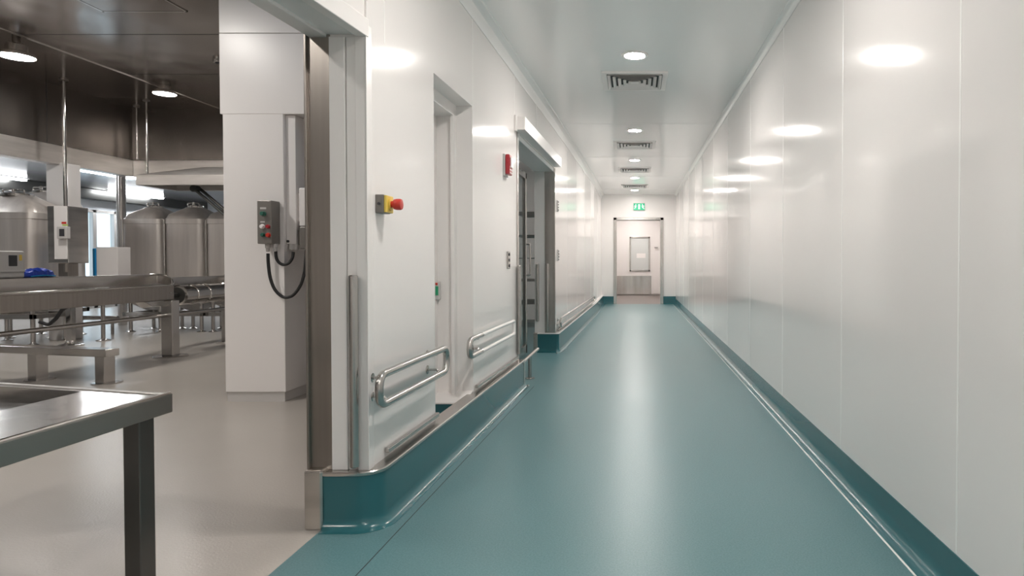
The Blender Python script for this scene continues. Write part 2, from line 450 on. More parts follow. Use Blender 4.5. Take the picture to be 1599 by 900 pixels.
# end wall with its framed opening
pf0 = onY(958, 340, YB); pf1 = onY(1036, 340, YB)
dx0, dx1 = onY(963, 400, YB).x, onY(1031, 400, YB).x
dz = pf0.z; dzi = onY(990, 344, YB).z
b = MB()
b.box(-1.3, dx0, YB, YB + .15, 0, ZC); b.box(dx1, XR + .1, YB, YB + .15, 0, ZC); b.box(dx0, dx1, YB, YB + .15, dzi, ZC)
struct('wall_back', b, M['white_matte'])
b = MB()
b.box(pf0.x, dx0, YB - .02, YB + .16, 0, dz, .006); b.box(dx1, pf1.x, YB - .02, YB + .16, 0, dz, .006); b.box(pf0.x, pf1.x, YB - .02, YB + .16, dzi, dz, .006)
struct('trim_12', b, M['steel'])
b = MB()
b.sweep([(-.80, YB - .004), (pf0.x, YB - .004)], cove(.19, .04) + [(-.02, -.02), (-.02, .19)])
b.sweep([(pf1.x, YB - .004), (XR, YB - .004)], cove(.19, .04) + [(-.02, -.02), (-.02, .19)])
struct('baseboard_back', b, M['teal'])
# vestibule and the white door beyond
YV = 19.8
b = MB(); b.box(-1.3, 1.3, YV, YV + .1, 0, 2.6); b.box(-1.3, -1.2, YB + .15, YV, 0, 2.6); b.box(1.2, 1.3, YB + .15, YV, 0, 2.6)
struct('wall_vestibule', b, M['white_matte'])
b = MB(); b.box(-1.3, 1.3, YB + .1, YV + .1, 2.6, 2.7); struct('vestibule_ceiling', b, M['white_matte'])
p0 = onY(956, 461, YV - .05); p1 = onY(1030.5, 461, YV - .05)
b = MB(); b.box(p0.x, p1.x, YV - .05, YV - .005, .045, 2.45, .004)
d1 = struct('door_1', b, M['white_matte'])
w0 = onY(983, 370, YV); w1 = onY(1015, 424, YV)
b = MB()
for (a0, a1, c0, c1) in ((w0.x, w1.x, w0.z - .05, w0.z), (w0.x, w1.x, w1.z, w1.z + .05), (w0.x, w0.x + .05, w1.z, w0.z), (w1.x - .05, w1.x, w1.z, w0.z)):
    b.box(a0, a1, YV - .075, YV - .05, c0, c1, .006)
b.build('window_frame', M['steel'], d1)
b = MB(); b.box(w0.x + .04, w1.x - .04, YV - .062, YV - .048, w1.z + .04, w0.z - .04); b.build('window_pane', M['frosted'], d1)
k0 = onY(958, 431, YV); k1 = onY(1017, 460, YV)
b = MB(); b.box(k0.x, k1.x, YV - .056, YV - .05, k1.z + .01, k0.z); b.build('kick_plate', M['steel'], d1)
hd = onY(1026, 387, YV)
b = MB(); b.cyl((hd.x, YV - .05, hd.z), (hd.x, YV - .10, hd.z), .02); b.box(hd.x - .09, hd.x + .02, YV - .115, YV - .095, hd.z - .015, hd.z + .015, .005); b.build('door_handle', M['steel_tube'], d1)
b = MB(); b.box(w0.x + .22, w1.x - .14, YV - .064, YV - .060, (w0.z + w1.z)/2 - .12, (w0.z + w1.z)/2 + .02); b.build('notice', M['white_matte'], d1)

# ------------------------------------------------------------------ corridor things
def downlight(x, y, label, group='round downlights along the corridor ceiling'):
    t = thing('ceiling_downlight', label, 'light', (x, y, ZC), group)
    b = MB(); b.lathe([(.078, -.002), (.082, -.010), (.100, -.010), (.108, -.004), (.108, .004), (.078, .004)], (x, y, ZC), (0, 0, 1), 40, caps=False)
    b.build('trim_ring', M['white_matte'], t)
    b = MB(); b.lathe([(.0, -.012), (.05, -.011), (.077, -.006), (.078, .002), (0, .002)], (x, y, ZC), (0, 0, 1), 40, caps=False)
    b.build('lens', M['lamp'], t)
    return t
LY = [(5.12, 'round recessed ceiling downlight just in front of the largest-looking vent'),
      (8.04, 'round recessed ceiling downlight between the first and second vents'),
      (10.4, 'round recessed ceiling downlight between the second and third vents'),
      (12.6, 'round recessed ceiling downlight between the third and fourth vents'),
      (14.8, 'round recessed ceiling downlight beyond all vents, closest to the exit sign'),
      (2.55, 'round recessed ceiling downlight overhead at the end of the wide opening'),
      (0.1, 'round recessed ceiling downlight over the viewpoint, out of the picture'),
      (-1.6, 'round recessed ceiling downlight behind the viewpoint, added unseen to brighten the jamb')]  # last entry is an unseen lamp added to brighten the jamb
d0 = downlight(0, LY[0][0], LY[0][1])
for y, lab in LY[1:]:
    c = copy_tree(d0); c.location.y = y; c['label'] = lab
def vent(x, y, s, label):
    t = thing('ceiling_vent', label, 'air vent', (x, y, ZC), 'square louvred vents along the corridor ceiling')
    h = s / 2
    b = MB()
    fw = .045
    for (a0, a1, c0, c1) in ((-h, h, -h, -h + fw), (-h, h, h - fw, h), (-h, -h + fw, -h + fw, h - fw), (h - fw, h, -h + fw, h - fw)):
        b.box(x + a0, x + a1, y + c0, y + c1, ZC - .014, ZC + .004, .002)
    b.build('frame', M['white_matte'], t)
    b = MB()
    for k in range(5):
        r0 = h - fw - .004 - k * .046; r1 = r0 - .023
        if r1 < .03: break
        lo = [(x - r0, y - r0), (x + r0, y - r0), (x + r0, y + r0), (x - r0, y + r0)]
        hi = [(x - r1, y - r1), (x + r1, y - r1), (x + r1, y + r1), (x - r1, y + r1)]
        z0, z1 = ZC - .022, ZC - .0015
        b.rings([[(a, c, z0) for a, c in lo], [(a, c, z1) for a, c in hi], [(a + (.004 if a < x else -.004), c + (.004 if c < y else -.004), z1) for a, c in hi], [(a + (.004 if a < x else -.004), c + (.004 if c < y else -.004), z0) for a, c in lo]], cap0=False, cap1=False)
    b.box(x - .035, x + .035, y - .035, y + .035, ZC - .020, ZC - .012)
    b.build('louvres', M['white_matte'], t)
    b = MB(); b.box(x - h + fw, x + h - fw, y - h + fw, y + h - fw, ZC - .0008, ZC + .004); b.build('backing', M['dark'], t)
    return t
v0 = vent(0, 5.85, .58, 'square white louvred ceiling vent, the largest-looking, right behind the brightest downlight')
for y, lab in ((9.05, 'square white louvred ceiling vent, second from the largest-looking one'),
               (11.5, 'square white louvred ceiling vent, third in the row of four'),
               (14.0, 'square white louvred ceiling vent, last before the end wall')):
    c = copy_tree(v0); c.location.y = y; c['label'] = lab
# exit sign
e0 = onY(989.5, 318, YB); e1 = onY(1006.5, 328.5, YB)
t = thing('exit_sign', 'small green lit exit sign with white figures above the end door frame', 'sign', ((e0.x+e1.x)/2, YB, e1.z))
b = MB(); b.box(e0.x - .008, e1.x + .008, YB - .035, YB - .001, e1.z - .008, e0.z + .008, .006); b.build('housing', M['lightgrey'], t)
b = MB(); b.box(e0.x, e1.x, YB - .038, YB - .034, e1.z, e0.z); b.build('face', M['exit_green'], t)
ew, eh = e1.x - e0.x, e0.z - e1.z
def sg(mb, pts):   # polygon in sign space
    a = [(e0.x + u*ew, YB - .0385, e1.z + v*eh) for u, v in pts]; c = [(p[0], YB - .041, p[2]) for p in a]
    mb.prism_pts(a, c)
b = MB()
sg(b, [(.42, .14), (.58, .14), (.58, .86), (.42, .86)])
for s_, ox in ((1, .14), (-1, .86)):
    q = lambda u, v: (ox + s_*u, v)
    sg(b, [q(-.03,.50), q(.05,.50), q(.07,.72), q(.0,.72)])
    sg(b, [q(.03,.76), q(.08,.76), q(.08,.90), q(.03,.90)])
    sg(b, [q(.0,.50), q(.05,.50), q(.10,.34), q(.06,.30)])
    sg(b, [q(-.03,.50), q(.01,.50), q(-.04,.16), q(-.08,.20)])
    sg(b, [q(.06,.68), q(.07,.60), q(.14,.54), q(.15,.60)])
    sg(b, [q(.0,.72), q(.01,.64), q(-.07,.54), q(-.09,.60)])
b.build('pictogram', M['exit_white'], t)

# handrails (closed loops of steel tube)
def handrail(ya, yb, za, zb, off, label, m, name='handrail', steel_until=None):
    t = thing(name, label, 'handrail', (L(ya), (ya+yb)/2, zb), 'tubular loop handrails along the left wall')
    P = [(L(ya)+off, ya, za), (L(yb)+off, yb, za), (L(yb)+off, yb, zb), (L(ya)+off, ya, zb)]
    rr = .055
    if steel_until is None:
        b = MB(); b.tube(fillet(P, rr, 7, True), .0165, True); b.build('loop', m, t)
    else:
        ys = steel_until
        b = MB(); b.tube(fillet([(L(ys)+off, ys, za), P[0], P[3], (L(ys)+off, ys, zb)], rr, 7), .0165); b.build('end_loop', M['steel_tube'], t)
        b = MB(); b.tube(fillet([(L(ys)+off, ys, za), P[1], P[2], (L(ys)+off, ys, zb)], .03, 5), .0125)
        w = b.build('white_rails', m, t); w['label'] = 'white painted length of the rail loop'
    for y in ([ya + .08, yb - .10] if steel_until is None else [steel_until - .03]):
        for z, s_ in ((za, 1), (zb, -1)):
            b = MB()
            b.tube(fillet([(L(y)+off, y, z), (L(y)+off*.75, y, z + .022*-s_), (L(y)+off*.3, y, z + .022*-s_), (L(y)-.001, y, z + .022*-s_)], .012, 3), .006, seg=10)
            b.lathe([(.022, 0), (.022, .004), (.018, .006), (0, .006)], (L(y), y, z - .022*s_), (1, 0, 0), 20)
            b.build('bracket', M['steel_tube'], t)
    return t
off = .065
ha = onL(592, 610, off); hb = onL(697, 560, off)
zt = onL(600, 590, off).z; zl = onL(600, 628, off).z
handrail(ha.y, hb.y, .612, .492, off, 'steel tube loop handrail on white wall nearest the wide opening', M['steel_tube'])
hc = onL(733, 540, .05).y
handrail(hc, onL(803, 520, .05).y, .592, .488, .05, 'loop handrail with steel end and white rails before the sliding doorway', M['white_matte'], steel_until=onL(752, 540, .05).y)
handrail(7.56, 12.4, .38, .285, .05, 'long thin loop handrail on the left wall beyond the sliding doorway', M['steel_pol'])

# bumper strips above the baseboard cap
def strip(y0, y1, z0, label):
    b = MB(); b.prism([(L(y0)+.024, y0), (L(y1)+.024, y1), (L(y1)+.0018, y1), (L(y0)+.0018, y0)], z0, z0 + .022, .004)
    return tag(b.build('bumper_strip', M['steel_tube']), label, 'bumper strip', 'steel bumper strips above the left baseboard')
strip(onL(600, 712).y, NI0 - .005, .250, 'square steel bumper strip below the handrail nearest the wide opening')
strip(NI1 + .03, YD0 - .12, .248, 'square steel bumper strip between recessed doorway and sliding doorway')
strip(7.6, 12.2, .226, 'thin steel bumper strip under the long handrail past the sliding doorway')

# guard rail crossing the foot of the sliding doorway
t = thing('guard_rail', 'low steel guard rail on a post at the sliding doorway foot', 'guard rail', (L(5.76) + .03, 5.76, 0))
xg = L(5.76) + .03
b = MB(); b.tube([(L(5.36)+.04, 5.36, .205), (xg, 5.76, .205), (L(6.2)+.02, 6.22, .205)], .016); b.build('rail', M['steel_tube'], t)
b = MB(); b.tube([(xg, 5.76, .006), (xg, 5.76, .20)], .017); lg = b.build('post', M['steel_tube'], t)
b = MB(); b.lathe([(.045, 0), (.045, .006), (.02, .012), (0, .012)], (xg, 5.76, 0), (0, 0, 1)); b.build('foot_plate', M['steel_tube'], lg)

# vertical pull bars
def pull_bar(x, y, z0, z1, r, label, twin=False):
    t = thing('bumper_bar', label, 'bumper bar', (x, y, z0), 'vertical steel bumper bars on the door jambs')
    b = MB(); b.lathe([(r*.8, 0), (r, .004), (r, z1 - z0 - .004), (r*.8, z1 - z0)], (x, y, z0), (0, 0, 1), 24); b.build('bar', M['steel_tube'], t)
    b = MB(); b.box(x - r*1.15, x - r*.05, y + r*.2, y + r*1.9, z0, z1 - .006, .003); b.build('mounting_strip', M['steel_dark'], t)
    return t
yb_ = YE - .058
pA = onY(549, 430, yb_); pB = onY(549, 732, yb_)
pull_bar(pA.x, YE - .044, pB.z, pA.z, .018, 'vertical steel bumper bar on white jamb of the wide opening')
pull_bar(L(5.33) + .028, 5.33, .285, 1.025, .016, 'vertical steel bumper bar on wall edge just before the sliding doorway')
pull_bar(onY(840, 450, YD1).x, YD1 - .033, .36, 1.03, .018, 'vertical steel bumper bar on white far jamb of the sliding doorway')
pull_bar(onY(855, 450, YD1).x, YD1 - .037, .24, 1.03, .018, 'vertical steel bumper bar on steel far jamb of the sliding doorway')

# emergency stop
pe = onL(586, 318); ye0 = pe.y
zt_ = onL(588, 304).z; zb_ = onL(588, 333).z
t = thing('emergency_stop', 'red mushroom emergency stop button on yellow plate and grey box', 'emergency stop', (L(ye0), ye0 + .04, zb_))
xw = L(ye0)
b = MB(); b.box(xw - .004, xw + .034, ye0, ye0 + .078, zb_, zt_, .004); b.build('box', M['grey_box'], t)
b = MB(); b.box(xw + .034, xw + .046, ye0 + .002, ye0 + .076, zb_ + .003, zt_ - .003, .003); b.lathe([(.026, .046), (.026, .052), (.0, .052)], (xw, ye0 + .039, (zb_+zt_)/2), (1, 0, 0)); b.build('plate', M['yellow'], t)
b = MB(); zc = (zb_+zt_)/2
b.lathe([(.014, .050), (.014, .060), (.021, .064), (.0235, .074), (.0235, .088), (.021, .094), (.012, .096), (0, .096)], (xw, ye0 + .039, zc), (1, 0, 0)); b.build('button', M['red'], t)
b = MB(); b.lathe([(.006, 0), (.006, .004), (.0, .004)], (xw + .015, ye0, zc), (0, -1, 0), 16); b.build('screw', M['ink'], t)

# fire alarm sounder
fa = onL(785, 255); f1 = onL(785, 240); f2 = onL(785, 274)
t = thing('fire_alarm', 'red and white fire alarm on left wall before the sliding doorway', 'fire alarm', (L(fa.y), fa.y + .06, f2.z))
xw = L(fa.y)
b = MB(); b.box(xw - .004, xw + .018, fa.y, fa.y + .13, f2.z, f1.z, .004); b.build('backplate', M['lightgrey'], t)
b = MB(); b.box(xw + .018, xw + .050, fa.y + .004, fa.y + .126, f2.z + .012, f1.z - .002, .008); b.build('body', M['crimson'], t)
b = MB(); b.box(xw + .050, xw + .060, fa.y + .03, fa.y + .10, (f1.z+f2.z)/2 - .02, f1.z - .02, .006); b.build('strobe_lens', M['white_matte'], t)
b = MB()
for k in range(3):
    for j in range(3): b.box(xw + .049, xw + .0525, fa.y + .022 + k*.034, fa.y + .042 + k*.034, f2.z + .02 + j*.022, f2.z + .032 + j*.022, .001)
b.build('sounder_grille', M['white_matte'], t)

# wall switches / keypads
def plate(px, y0, y1, w, label, n=3, m='steel'):
    a = onL(px, y0); c = onL(px, y1); xw = L(a.y)
    t = thing('wall_switch', label, 'switch', (xw, a.y + w/2, c.z), 'slim switch plates on the left wall')
    b = MB(); b.prism([(L(a.y)-.003, a.y), (L(a.y)+.014, a.y), (L(a.y+w)+.014, a.y+w), (L(a.y+w)-.003, a.y+w)], c.z, a.z, .003); b.build('plate', M[m], t)
    hh = (a.z - c.z) / n
    for k in range(n):
        z = c.z + (k + .5) * hh
        b = MB(); b.box(xw + .012, xw + .019, a.y + w*.25, a.y + w*.75, z - hh*.25, z + hh*.25, .002)
        b.build('button', M['ink'], t)
plate(791, 393, 420, .07, 'slim steel switch plate on wall left of the sliding doorway', 3)
plate(869.3, 313, 330, .08, 'upper dark-dotted switch plate just past the sliding doorway', 4, 'lightgrey')
plate(870, 390, 408, .08, 'lower dark-dotted switch plate just past the sliding doorway', 4, 'lightgrey')
# green and red door switch inside the recessed doorway
s0 = onY(679.5, 440, NI1 - .04); s1 = onY(688, 468, NI1 - .04)
t = thing('door_release', 'small grey door release with green and red buttons inside recessed doorway', 'switch', (s0.x, NI1 - .03, s1.z))
b = MB(); b.box(s0.x, s1.x, NI1 - .065, NI1 - .028, s1.z, s0.z, .004); b.build('housing', M['lightgrey'], t)
b = MB(); b.box(s0.x + .005, s1.x - .006, NI1 - .069, NI1 - .062, s1.z + .028, s0.z - .028, .002); b.build('green_button', M['green'], t)
b = MB(); b.box(s0.x + .008, s1.x - .010, NI1 - .069, NI1 - .062, s0.z - .022, s0.z - .006, .002); b.build('red_button', M['red'], t)

# sliding door header and leaf
t = thing('door_track_cover', 'white boxed track cover above the sliding doorway', 'track cover', (L(6.4), 6.4, 2.14))
hp = onL(822, 204, .075)
ph0, ph1 = 5.30, 7.42
b = MB(); b.prism([(L(ph0)+.085, ph0), (L(ph1)+.085, ph1), (L(ph1)+.001, ph1), (L(ph0)+.001, ph0)], 2.145, 2.255, .003); b.build('cover', M['white_matte'], t)
b = MB(); b.prism([(L(ph0)+.02, ph0 - .03), (L(ph0)+.02, ph0 - .001), (L(ph0)+.001, ph0 - .001), (L(ph0)+.001, ph0 - .03)], 2.13, 2.26, .003); b.build('end_cap', M['white_matte'], t)
xd = L(7.0) - T - .06
t = thing('sliding_door', 'half open steel framed glass sliding door behind the left wall', 'door', (xd, 6.7, 0))
y0_, y1_ = 6.35, 7.25
b = MB()
for yy in (y0_, y1_ - .07): b.box(xd - .02, xd + .02, yy, yy + .07, .02, 2.05, .004)
b.box(xd - .02, xd + .02, y0_, y1_, 1.98, 2.05, .004); b.box(xd - .02, xd + .02, y0_, y1_, .02, .12, .004)
b.build('frame', M['steel'], t)
b = MB(); b.box(xd - .004, xd + .004, y0_ + .06, y1_ - .06, .11, 1.99); b.build('pane', M['glass'], t)
b = MB(); b.tube(fillet([(xd + .02, y1_ - .035, .9), (xd + .06, y1_ - .035, .9), (xd + .06, y1_ - .035, 1.25), (xd + .02, y1_ - .035, 1.25)], .02, 4), .009); b.build('handle', M['steel_tube'], t)

# store room behind the sliding door
b = MB(); b.box(-3.35, -3.27, 5.51, 11.1, 0, 2.7); b.box(-3.45, -1.2, 11.0, 11.1, 0, 2.7); b.box(-3.45, -1.2, 5.40, 5.5, 0, 2.7)
struct('wall_store', b, M['white_matte'])
b = MB(); b.box(-3.45, -1.15, 5.35, 11.1, 2.6, 2.7); struct('store_ceiling', b, M['white_matte'])
t = thing('wire_rack', 'tall steel wire rack glimpsed through the sliding doorway', 'rack', (-1.45, 8.7, 0))
for x in (-1.62, -1.28):
    for y in (8.35, 9.35):
        b = MB(); b.tube([(x, y, .0), (x, y, 1.75)], .013, seg=10); b.build('post', M['steel_tube'], t)
for z in (.2, .5, .8, 1.1, 1.4, 1.7):
    b = MB()
    for x in (-1.62, -1.28): b.tube([(x, 8.35, z), (x, 9.35, z)], .007, seg=8)
    for k in range(11): b.tube([(-1.62, 8.35 + k*.1, z), (-1.28, 8.35 + k*.1, z)], .004, seg=6)
    b.build('shelf', M['steel_tube'], t)
c = downlight(-2.3, 8.0, 'added unseen downlight in the store room behind the sliding door', 'added store room lights'); c.location.z = 2.6  # unseen lamp added only to light the store room

c = downlight(0, 18.8, 'round recessed downlight inside the vestibule above the white end door', 'vestibule lights'); c.location.z = 2.6
c = copy_tree(c); c.location.y = 17.2; c['label'] = 'added unseen downlight inside the vestibule, brightening the white end door'  # second vestibule lamp, unseen, added to lift the door leaf
# ------------------------------------------------------------------ factory hall setting
ZH = 3.40; XB = -7.68; YBK = 9.83; XF = -6.2
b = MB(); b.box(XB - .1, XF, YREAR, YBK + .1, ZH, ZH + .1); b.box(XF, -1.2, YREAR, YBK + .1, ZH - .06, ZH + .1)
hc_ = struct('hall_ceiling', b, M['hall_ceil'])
b = MB()
for y in (6.48, 7.85, 5.1, 3.7):
    b.box(XF + .02, -3.0, y - .004, y + .004, ZH - .0615, ZH - .055)
b.build('panel_joints', M['dark'], hc_)
b = MB(); b.cyl((XF - .01, YREAR, ZH - .035), (XF - .01, YBK, ZH - .035), .035); b.box(XF - .055, XF - .045, YREAR, YBK, ZH - .02, ZH)
struct('trim_13', b, M['steel_pol'])
b = MB()
for y in (7.3, 9.2): b.box(XB, XF - .05, y - .012, y + .012, ZH - .003, ZH + .002)
struct('trim_14', b, M['steel_pol'])
ZB = 2.37
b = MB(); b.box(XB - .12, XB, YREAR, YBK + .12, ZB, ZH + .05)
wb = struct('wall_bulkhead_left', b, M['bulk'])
b = MB()
for y in (8.4, 6.6): b.box(XB - .002, XB + .0015, y - .004, y + .004, 2.62, ZH)
b.build('panel_joints', M['dark'], wb)
b = MB(); b.box(XB - .14, XB + .025, YREAR, YBK - .02, ZB - .02, 2.60, .006); b.build('rim_band', M['steel_bright'], wb)
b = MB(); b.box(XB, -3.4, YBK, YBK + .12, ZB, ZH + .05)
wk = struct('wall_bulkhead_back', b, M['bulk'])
b = MB(); b.box(XB + .025, -3.4, YBK - .03, YBK + .14, ZB - .02, 2.60, .006); b.build('rim_band', M['steel_bright'], wk)
# annex beyond
ZA = 2.66; XA = -12.2; YA = 18.0
b = MB(); b.prism([(XA - .1, YREAR), (XB - .12, YREAR), (XB - .12, YBK + .12), (-3.4, YBK + .12), (-3.4, YA + .1), (XA - .1, YA + .1)], ZA, ZA + .1)
struct('annex_ceiling', b, M['annex_ceil'])
wy0, wy1 = onX(113, 400, XA).y, onX(181, 400, XA).y
wzt = onX(147, 328, XA).z
b = MB(); b.box(XA - .1, XA, YREAR, wy0, 0, ZA); b.box(XA - .1, XA, wy1, YA + .1, 0, ZA); b.box(XA - .1, XA, wy0, wy1, wzt, ZA)
struct('wall_annex_left', b, M['blue_wall'])
b = MB(); b.box(XA, -3.4, YA, YA + .1, 0, ZA); struct('wall_annex_back', b, M['blue_wall'])
b = MB(); b.box(-3.42, -3.355, 5.40, YA, 0, ZH); struct('wall_hall_right', b, M['white_matte'])
b = MB(); b.box(-3.45, -1.29, 5.40, 5.5, 0, ZH + .05); struct('wall_hall_return', b, M['white_matte'])
b = MB(); b.box(XA, -1.2, YREAR - .1, YREAR, 0, ZH); struct('wall_hall_rear', b, M['white_matte'])
b = MB(); b.box(XA, XA + .22, YREAR, YA, ZA - .22, ZA - .001, .01)
struct('trim_15', b, M['steel_frame'])
# window
b = MB(); fr = .06
ym = wy0 + (wy1 - wy0) * .49
for (a0, a1, c0, c1) in ((wy0, wy1, wzt - fr, wzt), (wy0, wy0 + fr, 0, wzt), (wy1 - fr, wy1, 0, wzt), (ym - .05, ym + .05, 0, wzt), (wy0, wy1, 0, .08)):
    b.box(XA - .08, XA + .02, a0, a1, c0, c1, .004)
wn = struct('window_1', b, M['lightgrey'])
b = MB(); b.box(XA - .04, XA - .03, wy0 + .03, wy1 - .03, .05, wzt - .03); b.build('pane', M['glass'], wn)
b = MB(); b.box(XA + .02, XA + .05, ym - .012, ym + .012, 1.0, 1.2, .004); b.build('handle', M['steel_dark'], wn)

# columns
b = MB()
YC = 4.80; xc0 = onY(350, 400, YC).x; xc1 = onY(444, 400, YC).x
b.box(xc0, xc1, YC, 5.42, .075, onY(400, 178, YC).z + .01, .003)
pc = struct('column', b, M['white_matte'])
b = MB(); b.box(xc0 + .006, xc1 - .012, YC + .012, 5.42, 0, .08); b.build('plinth', M['lightgrey'], pc)
zs = onY(400, 178, YC).z; xs0 = onY(345, 178, YC).x
b = MB(); b.box(xs0 - .005, -1.285, YC - .004, 5.42, zs, 2.755, .002); b.box(xs0 - .005, -1.285, YC - .004, 5.42, 2.759, ZH, .002)
struct('wall_over_column', b, M['white_matte'])
cx0, cx1 = onY(72, 290, 8.55).x, onY(101, 290, 8.55).x
b = MB(); b.box(cx0, cx1, 8.55, 8.55 + .25, 0, ZB, .008); pcs = struct('pillar_1', b, M['white_matte'])
b = MB(); b.tube([(onY(189, 300, 10.6).x, 10.6, 0), (onY(189, 300, 10.6).x, 10.6, ZA)], .065, seg=20); struct('pillar_2', b, M['steel'])

# ------------------------------------------------------------------ hall things
# ceiling hatch
ZHR = ZH - .06
q0 = onZ(165, 20, ZHR); q1 = onZ(290, 16, ZHR)
t = thing('ceiling_hatch', 'square steel access hatch in the hall ceiling above the table', 'ceiling hatch', ((q0.x+q1.x)/2, q0.y - .4, ZHR))
b = MB(); x0_, x1_, y1_, y0_ = q0.x, q1.x, (q0.y+q1.y)/2, (q0.y+q1.y)/2 - .8
for (a0, a1, c0, c1) in ((x0_, x1_, y1_ - .02, y1_), (x0_, x1_, y0_, y0_ + .02), (x0_, x0_ + .02, y0_, y1_), (x1_ - .02, x1_, y0_, y1_)): b.box(a0, a1, c0, c1, ZHR - .008, ZHR + .002, .002)
b.build('rim', M['steel_pol'], t)
b = MB(); b.box(x0_ + .024, x1_ - .024, y0_ + .024, y1_ - .024, ZHR - .006, ZHR + .002, .001); b.build('lid', M['hall_ceil'], t)

# high bay lamps
def highbay(px, py, zr, zc, wpx, label):
    p = onZ(px, py, zr); r = wpx * .5 * p.y / F
    t = thing('high_bay_lamp', label, 'light', (p.x, p.y, zc), 'round high bay lamps under the hall ceiling')
    b = MB()
    b.lathe([(r, 0), (r*1.02, .012), (r*.98, .03), (r*.62, .055), (r*.58, .12), (r*.52, .13), (.0, .13)], (p.x, p.y, zr), (0, 0, 1), 36, caps=False); b.build('housing', M['steel'], t)
    b = MB(); b.cyl((p.x, p.y, zr + .12), (p.x, p.y, zc - .001), .035); b.box(p.x - .07, p.x + .07, p.y - .02, p.y + .02, zr + .125, zr + .14, .004); b.build('stem', M['steel_dark'], t)
    b = MB(); b.lathe([(0, -.008), (r*.6, -.006), (r*.95, .001), (r*.95, .008), (0, .008)], (p.x, p.y, zr), (0, 0, 1), 36, caps=False); b.build('lens', M['lamp_hall'], t)
    return t, p
t1, pL1 = highbay(26, 89, 3.16, ZH, 46, 'round high bay lamp nearer the left edge of the picture')
t2, pL2 = highbay(257, 147, 3.24, ZH, 31, 'round high bay lamp beside the white column, smaller looking')
for dx, dy, lab in ((2.6, -3.2, 'unseen high bay lamp added above the steel table as fill light'), (3.6, -6.6, 'unseen high bay lamp added behind the viewpoint as fill light'), (.1, -3.2, 'unseen high bay lamp added above the conveyor as fill light'), (.3, -6.2, 'unseen high bay lamp added at the near end of the hall as fill light')):
    c = copy_tree(t1); c.location.x += dx; c.location.y += dy; c['label'] = lab  # these copies are unseen lamps added to brighten the hall and jamb
# small sensor by the column
ps = onZ(340, 98, ZHR - .04)
t = thing('ceiling_sensor', 'small steel ceiling fitting half hidden by the white column', 'sensor', (ps.x, ps.y, ZHR))
b = MB(); b.lathe([(.05, .04), (.05, .02), (.045, .0), (0, -.004)], (ps.x, ps.y, ZHR - .04), (0, 0, 1)); b.build('body', M['steel_pol'], t)
b = MB(); b.lathe([(.02, -.012), (.026, -.004), (.026, .002), (0, .002)], (ps.x, ps.y, ZHR - .04), (0, 0, 1)); b.build('lens', M['ink'], t)

# fluorescents in the annex
def fluo(x, y0, y1, z, w, label):
    z -= .002
    t = thing('fluorescent_ceiling_light', label, 'light', (x, (y0+y1)/2, z), 'fluorescent fixtures in the far annex')
    b = MB(); b.box(x - w/2 - .02, x + w/2 + .02, y0, y1, z - .015, z, .004)
    b.build('body', M['white_matte'], t)
    b = MB(); b.box(x - w/2, x + w/2, y0 + .03, y1 - .03, z - .05, z - .014, .01, 3); b.build('diffuser', M['tube'], t)
    return t
g0 = onX(0, 284, XA + .4).y; g1 = onX(41, 284, XA + .4).y
fluo(XA + .4, g0 - .9, g1, ZA, .10, 'thin fluorescent fixture above the left tank at the picture edge')
g0 = onX(170, 303, XA + .4).y; g1 = onX(240, 303, XA + .4).y
fluo(XA + .4, g0, g1 + .3, ZA, .10, 'thin fluorescent fixture above the bright glass door')
fluo(-9.5, 10.6, 12.2, ZA, .16, 'wide fluorescent panel beside the white pillar, brightest in the annex')
fluo(-8.6, 13.4, 14.8, ZA, .14, 'wide fluorescent panel behind the steel extraction hood')
fluo(-9.6, 7.0, 8.6, ZA, .16, 'wide fluorescent panel behind the left tanks')

# vertical service pipes
def pipe(px, y, z0, z1, r, label):
    x = onY(px, 200, y).x
    t = thing('hanging_pipe', label, 'pipe', (x, y, z0), 'thin vertical steel pipes below the hall ceiling')
    b = MB(); b.tube([(x, y, z0), (x, y, z1)], r, seg=12); b.build('tube', M['steel_pol'], t)
    b = MB(); b.lathe([(r*2.2, 0), (r*2.2, -.012), (r*1.3, -.02)], (x, y, z1), (0, 0, 1), 20); b.build('ceiling_flange', M['steel_dark'], t)
pipe(100.5, 8.28, 1.74, ZH, .022, 'vertical steel pipe from hall ceiling down to the control cabinet')
pipe(213.5, 9.70, 2.60, ZH, .018, 'thinner vertical pipe in the bulkhead corner')
pipe(229, 9.35, 2.29, ZH, .02, 'vertical steel pipe from hall ceiling onto the extraction hood')

# extraction hood
hx0 = onY(212, 280, 9.0).x; hz0 = onY(280, 289, 9.0).z; hz1 = onY(280, 273, 9.0).z
t = thing('extraction_hood', 'stainless extraction hood hanging above the row of tanks', 'hood', ((hx0 - 4.6)/2, 9.4, hz0))
b = MB()
hx1 = -4.6
b.box(hx0, hx1, 9.0, 9.03, hz0, hz1, .004); b.box(hx0, hx0 + .03, 9.03, 9.78, hz0, hz1, .004); b.box(hx1 - .03, hx1, 9.03, 9.78, hz0, hz1, .004); b.box(hx0, hx1, 9.75, 9.78, hz0, hz1, .004)
b.build('skirt', M['steel_bright'], t)
b = MB(); b.prism_pts([(hx0, 9.0, hz1), (hx1, 9.0, hz1), (hx1, 9.78, hz1), (hx0, 9.78, hz1)], [(hx0 + .55, 9.62, hz1 + .2), (hx1, 9.62, hz1 + .2), (hx1, 9.78, hz1 + .2), (hx0 + .55, 9.78, hz1 + .2)])
b.build('canopy', M['steel_bright'], t)
b = MB()
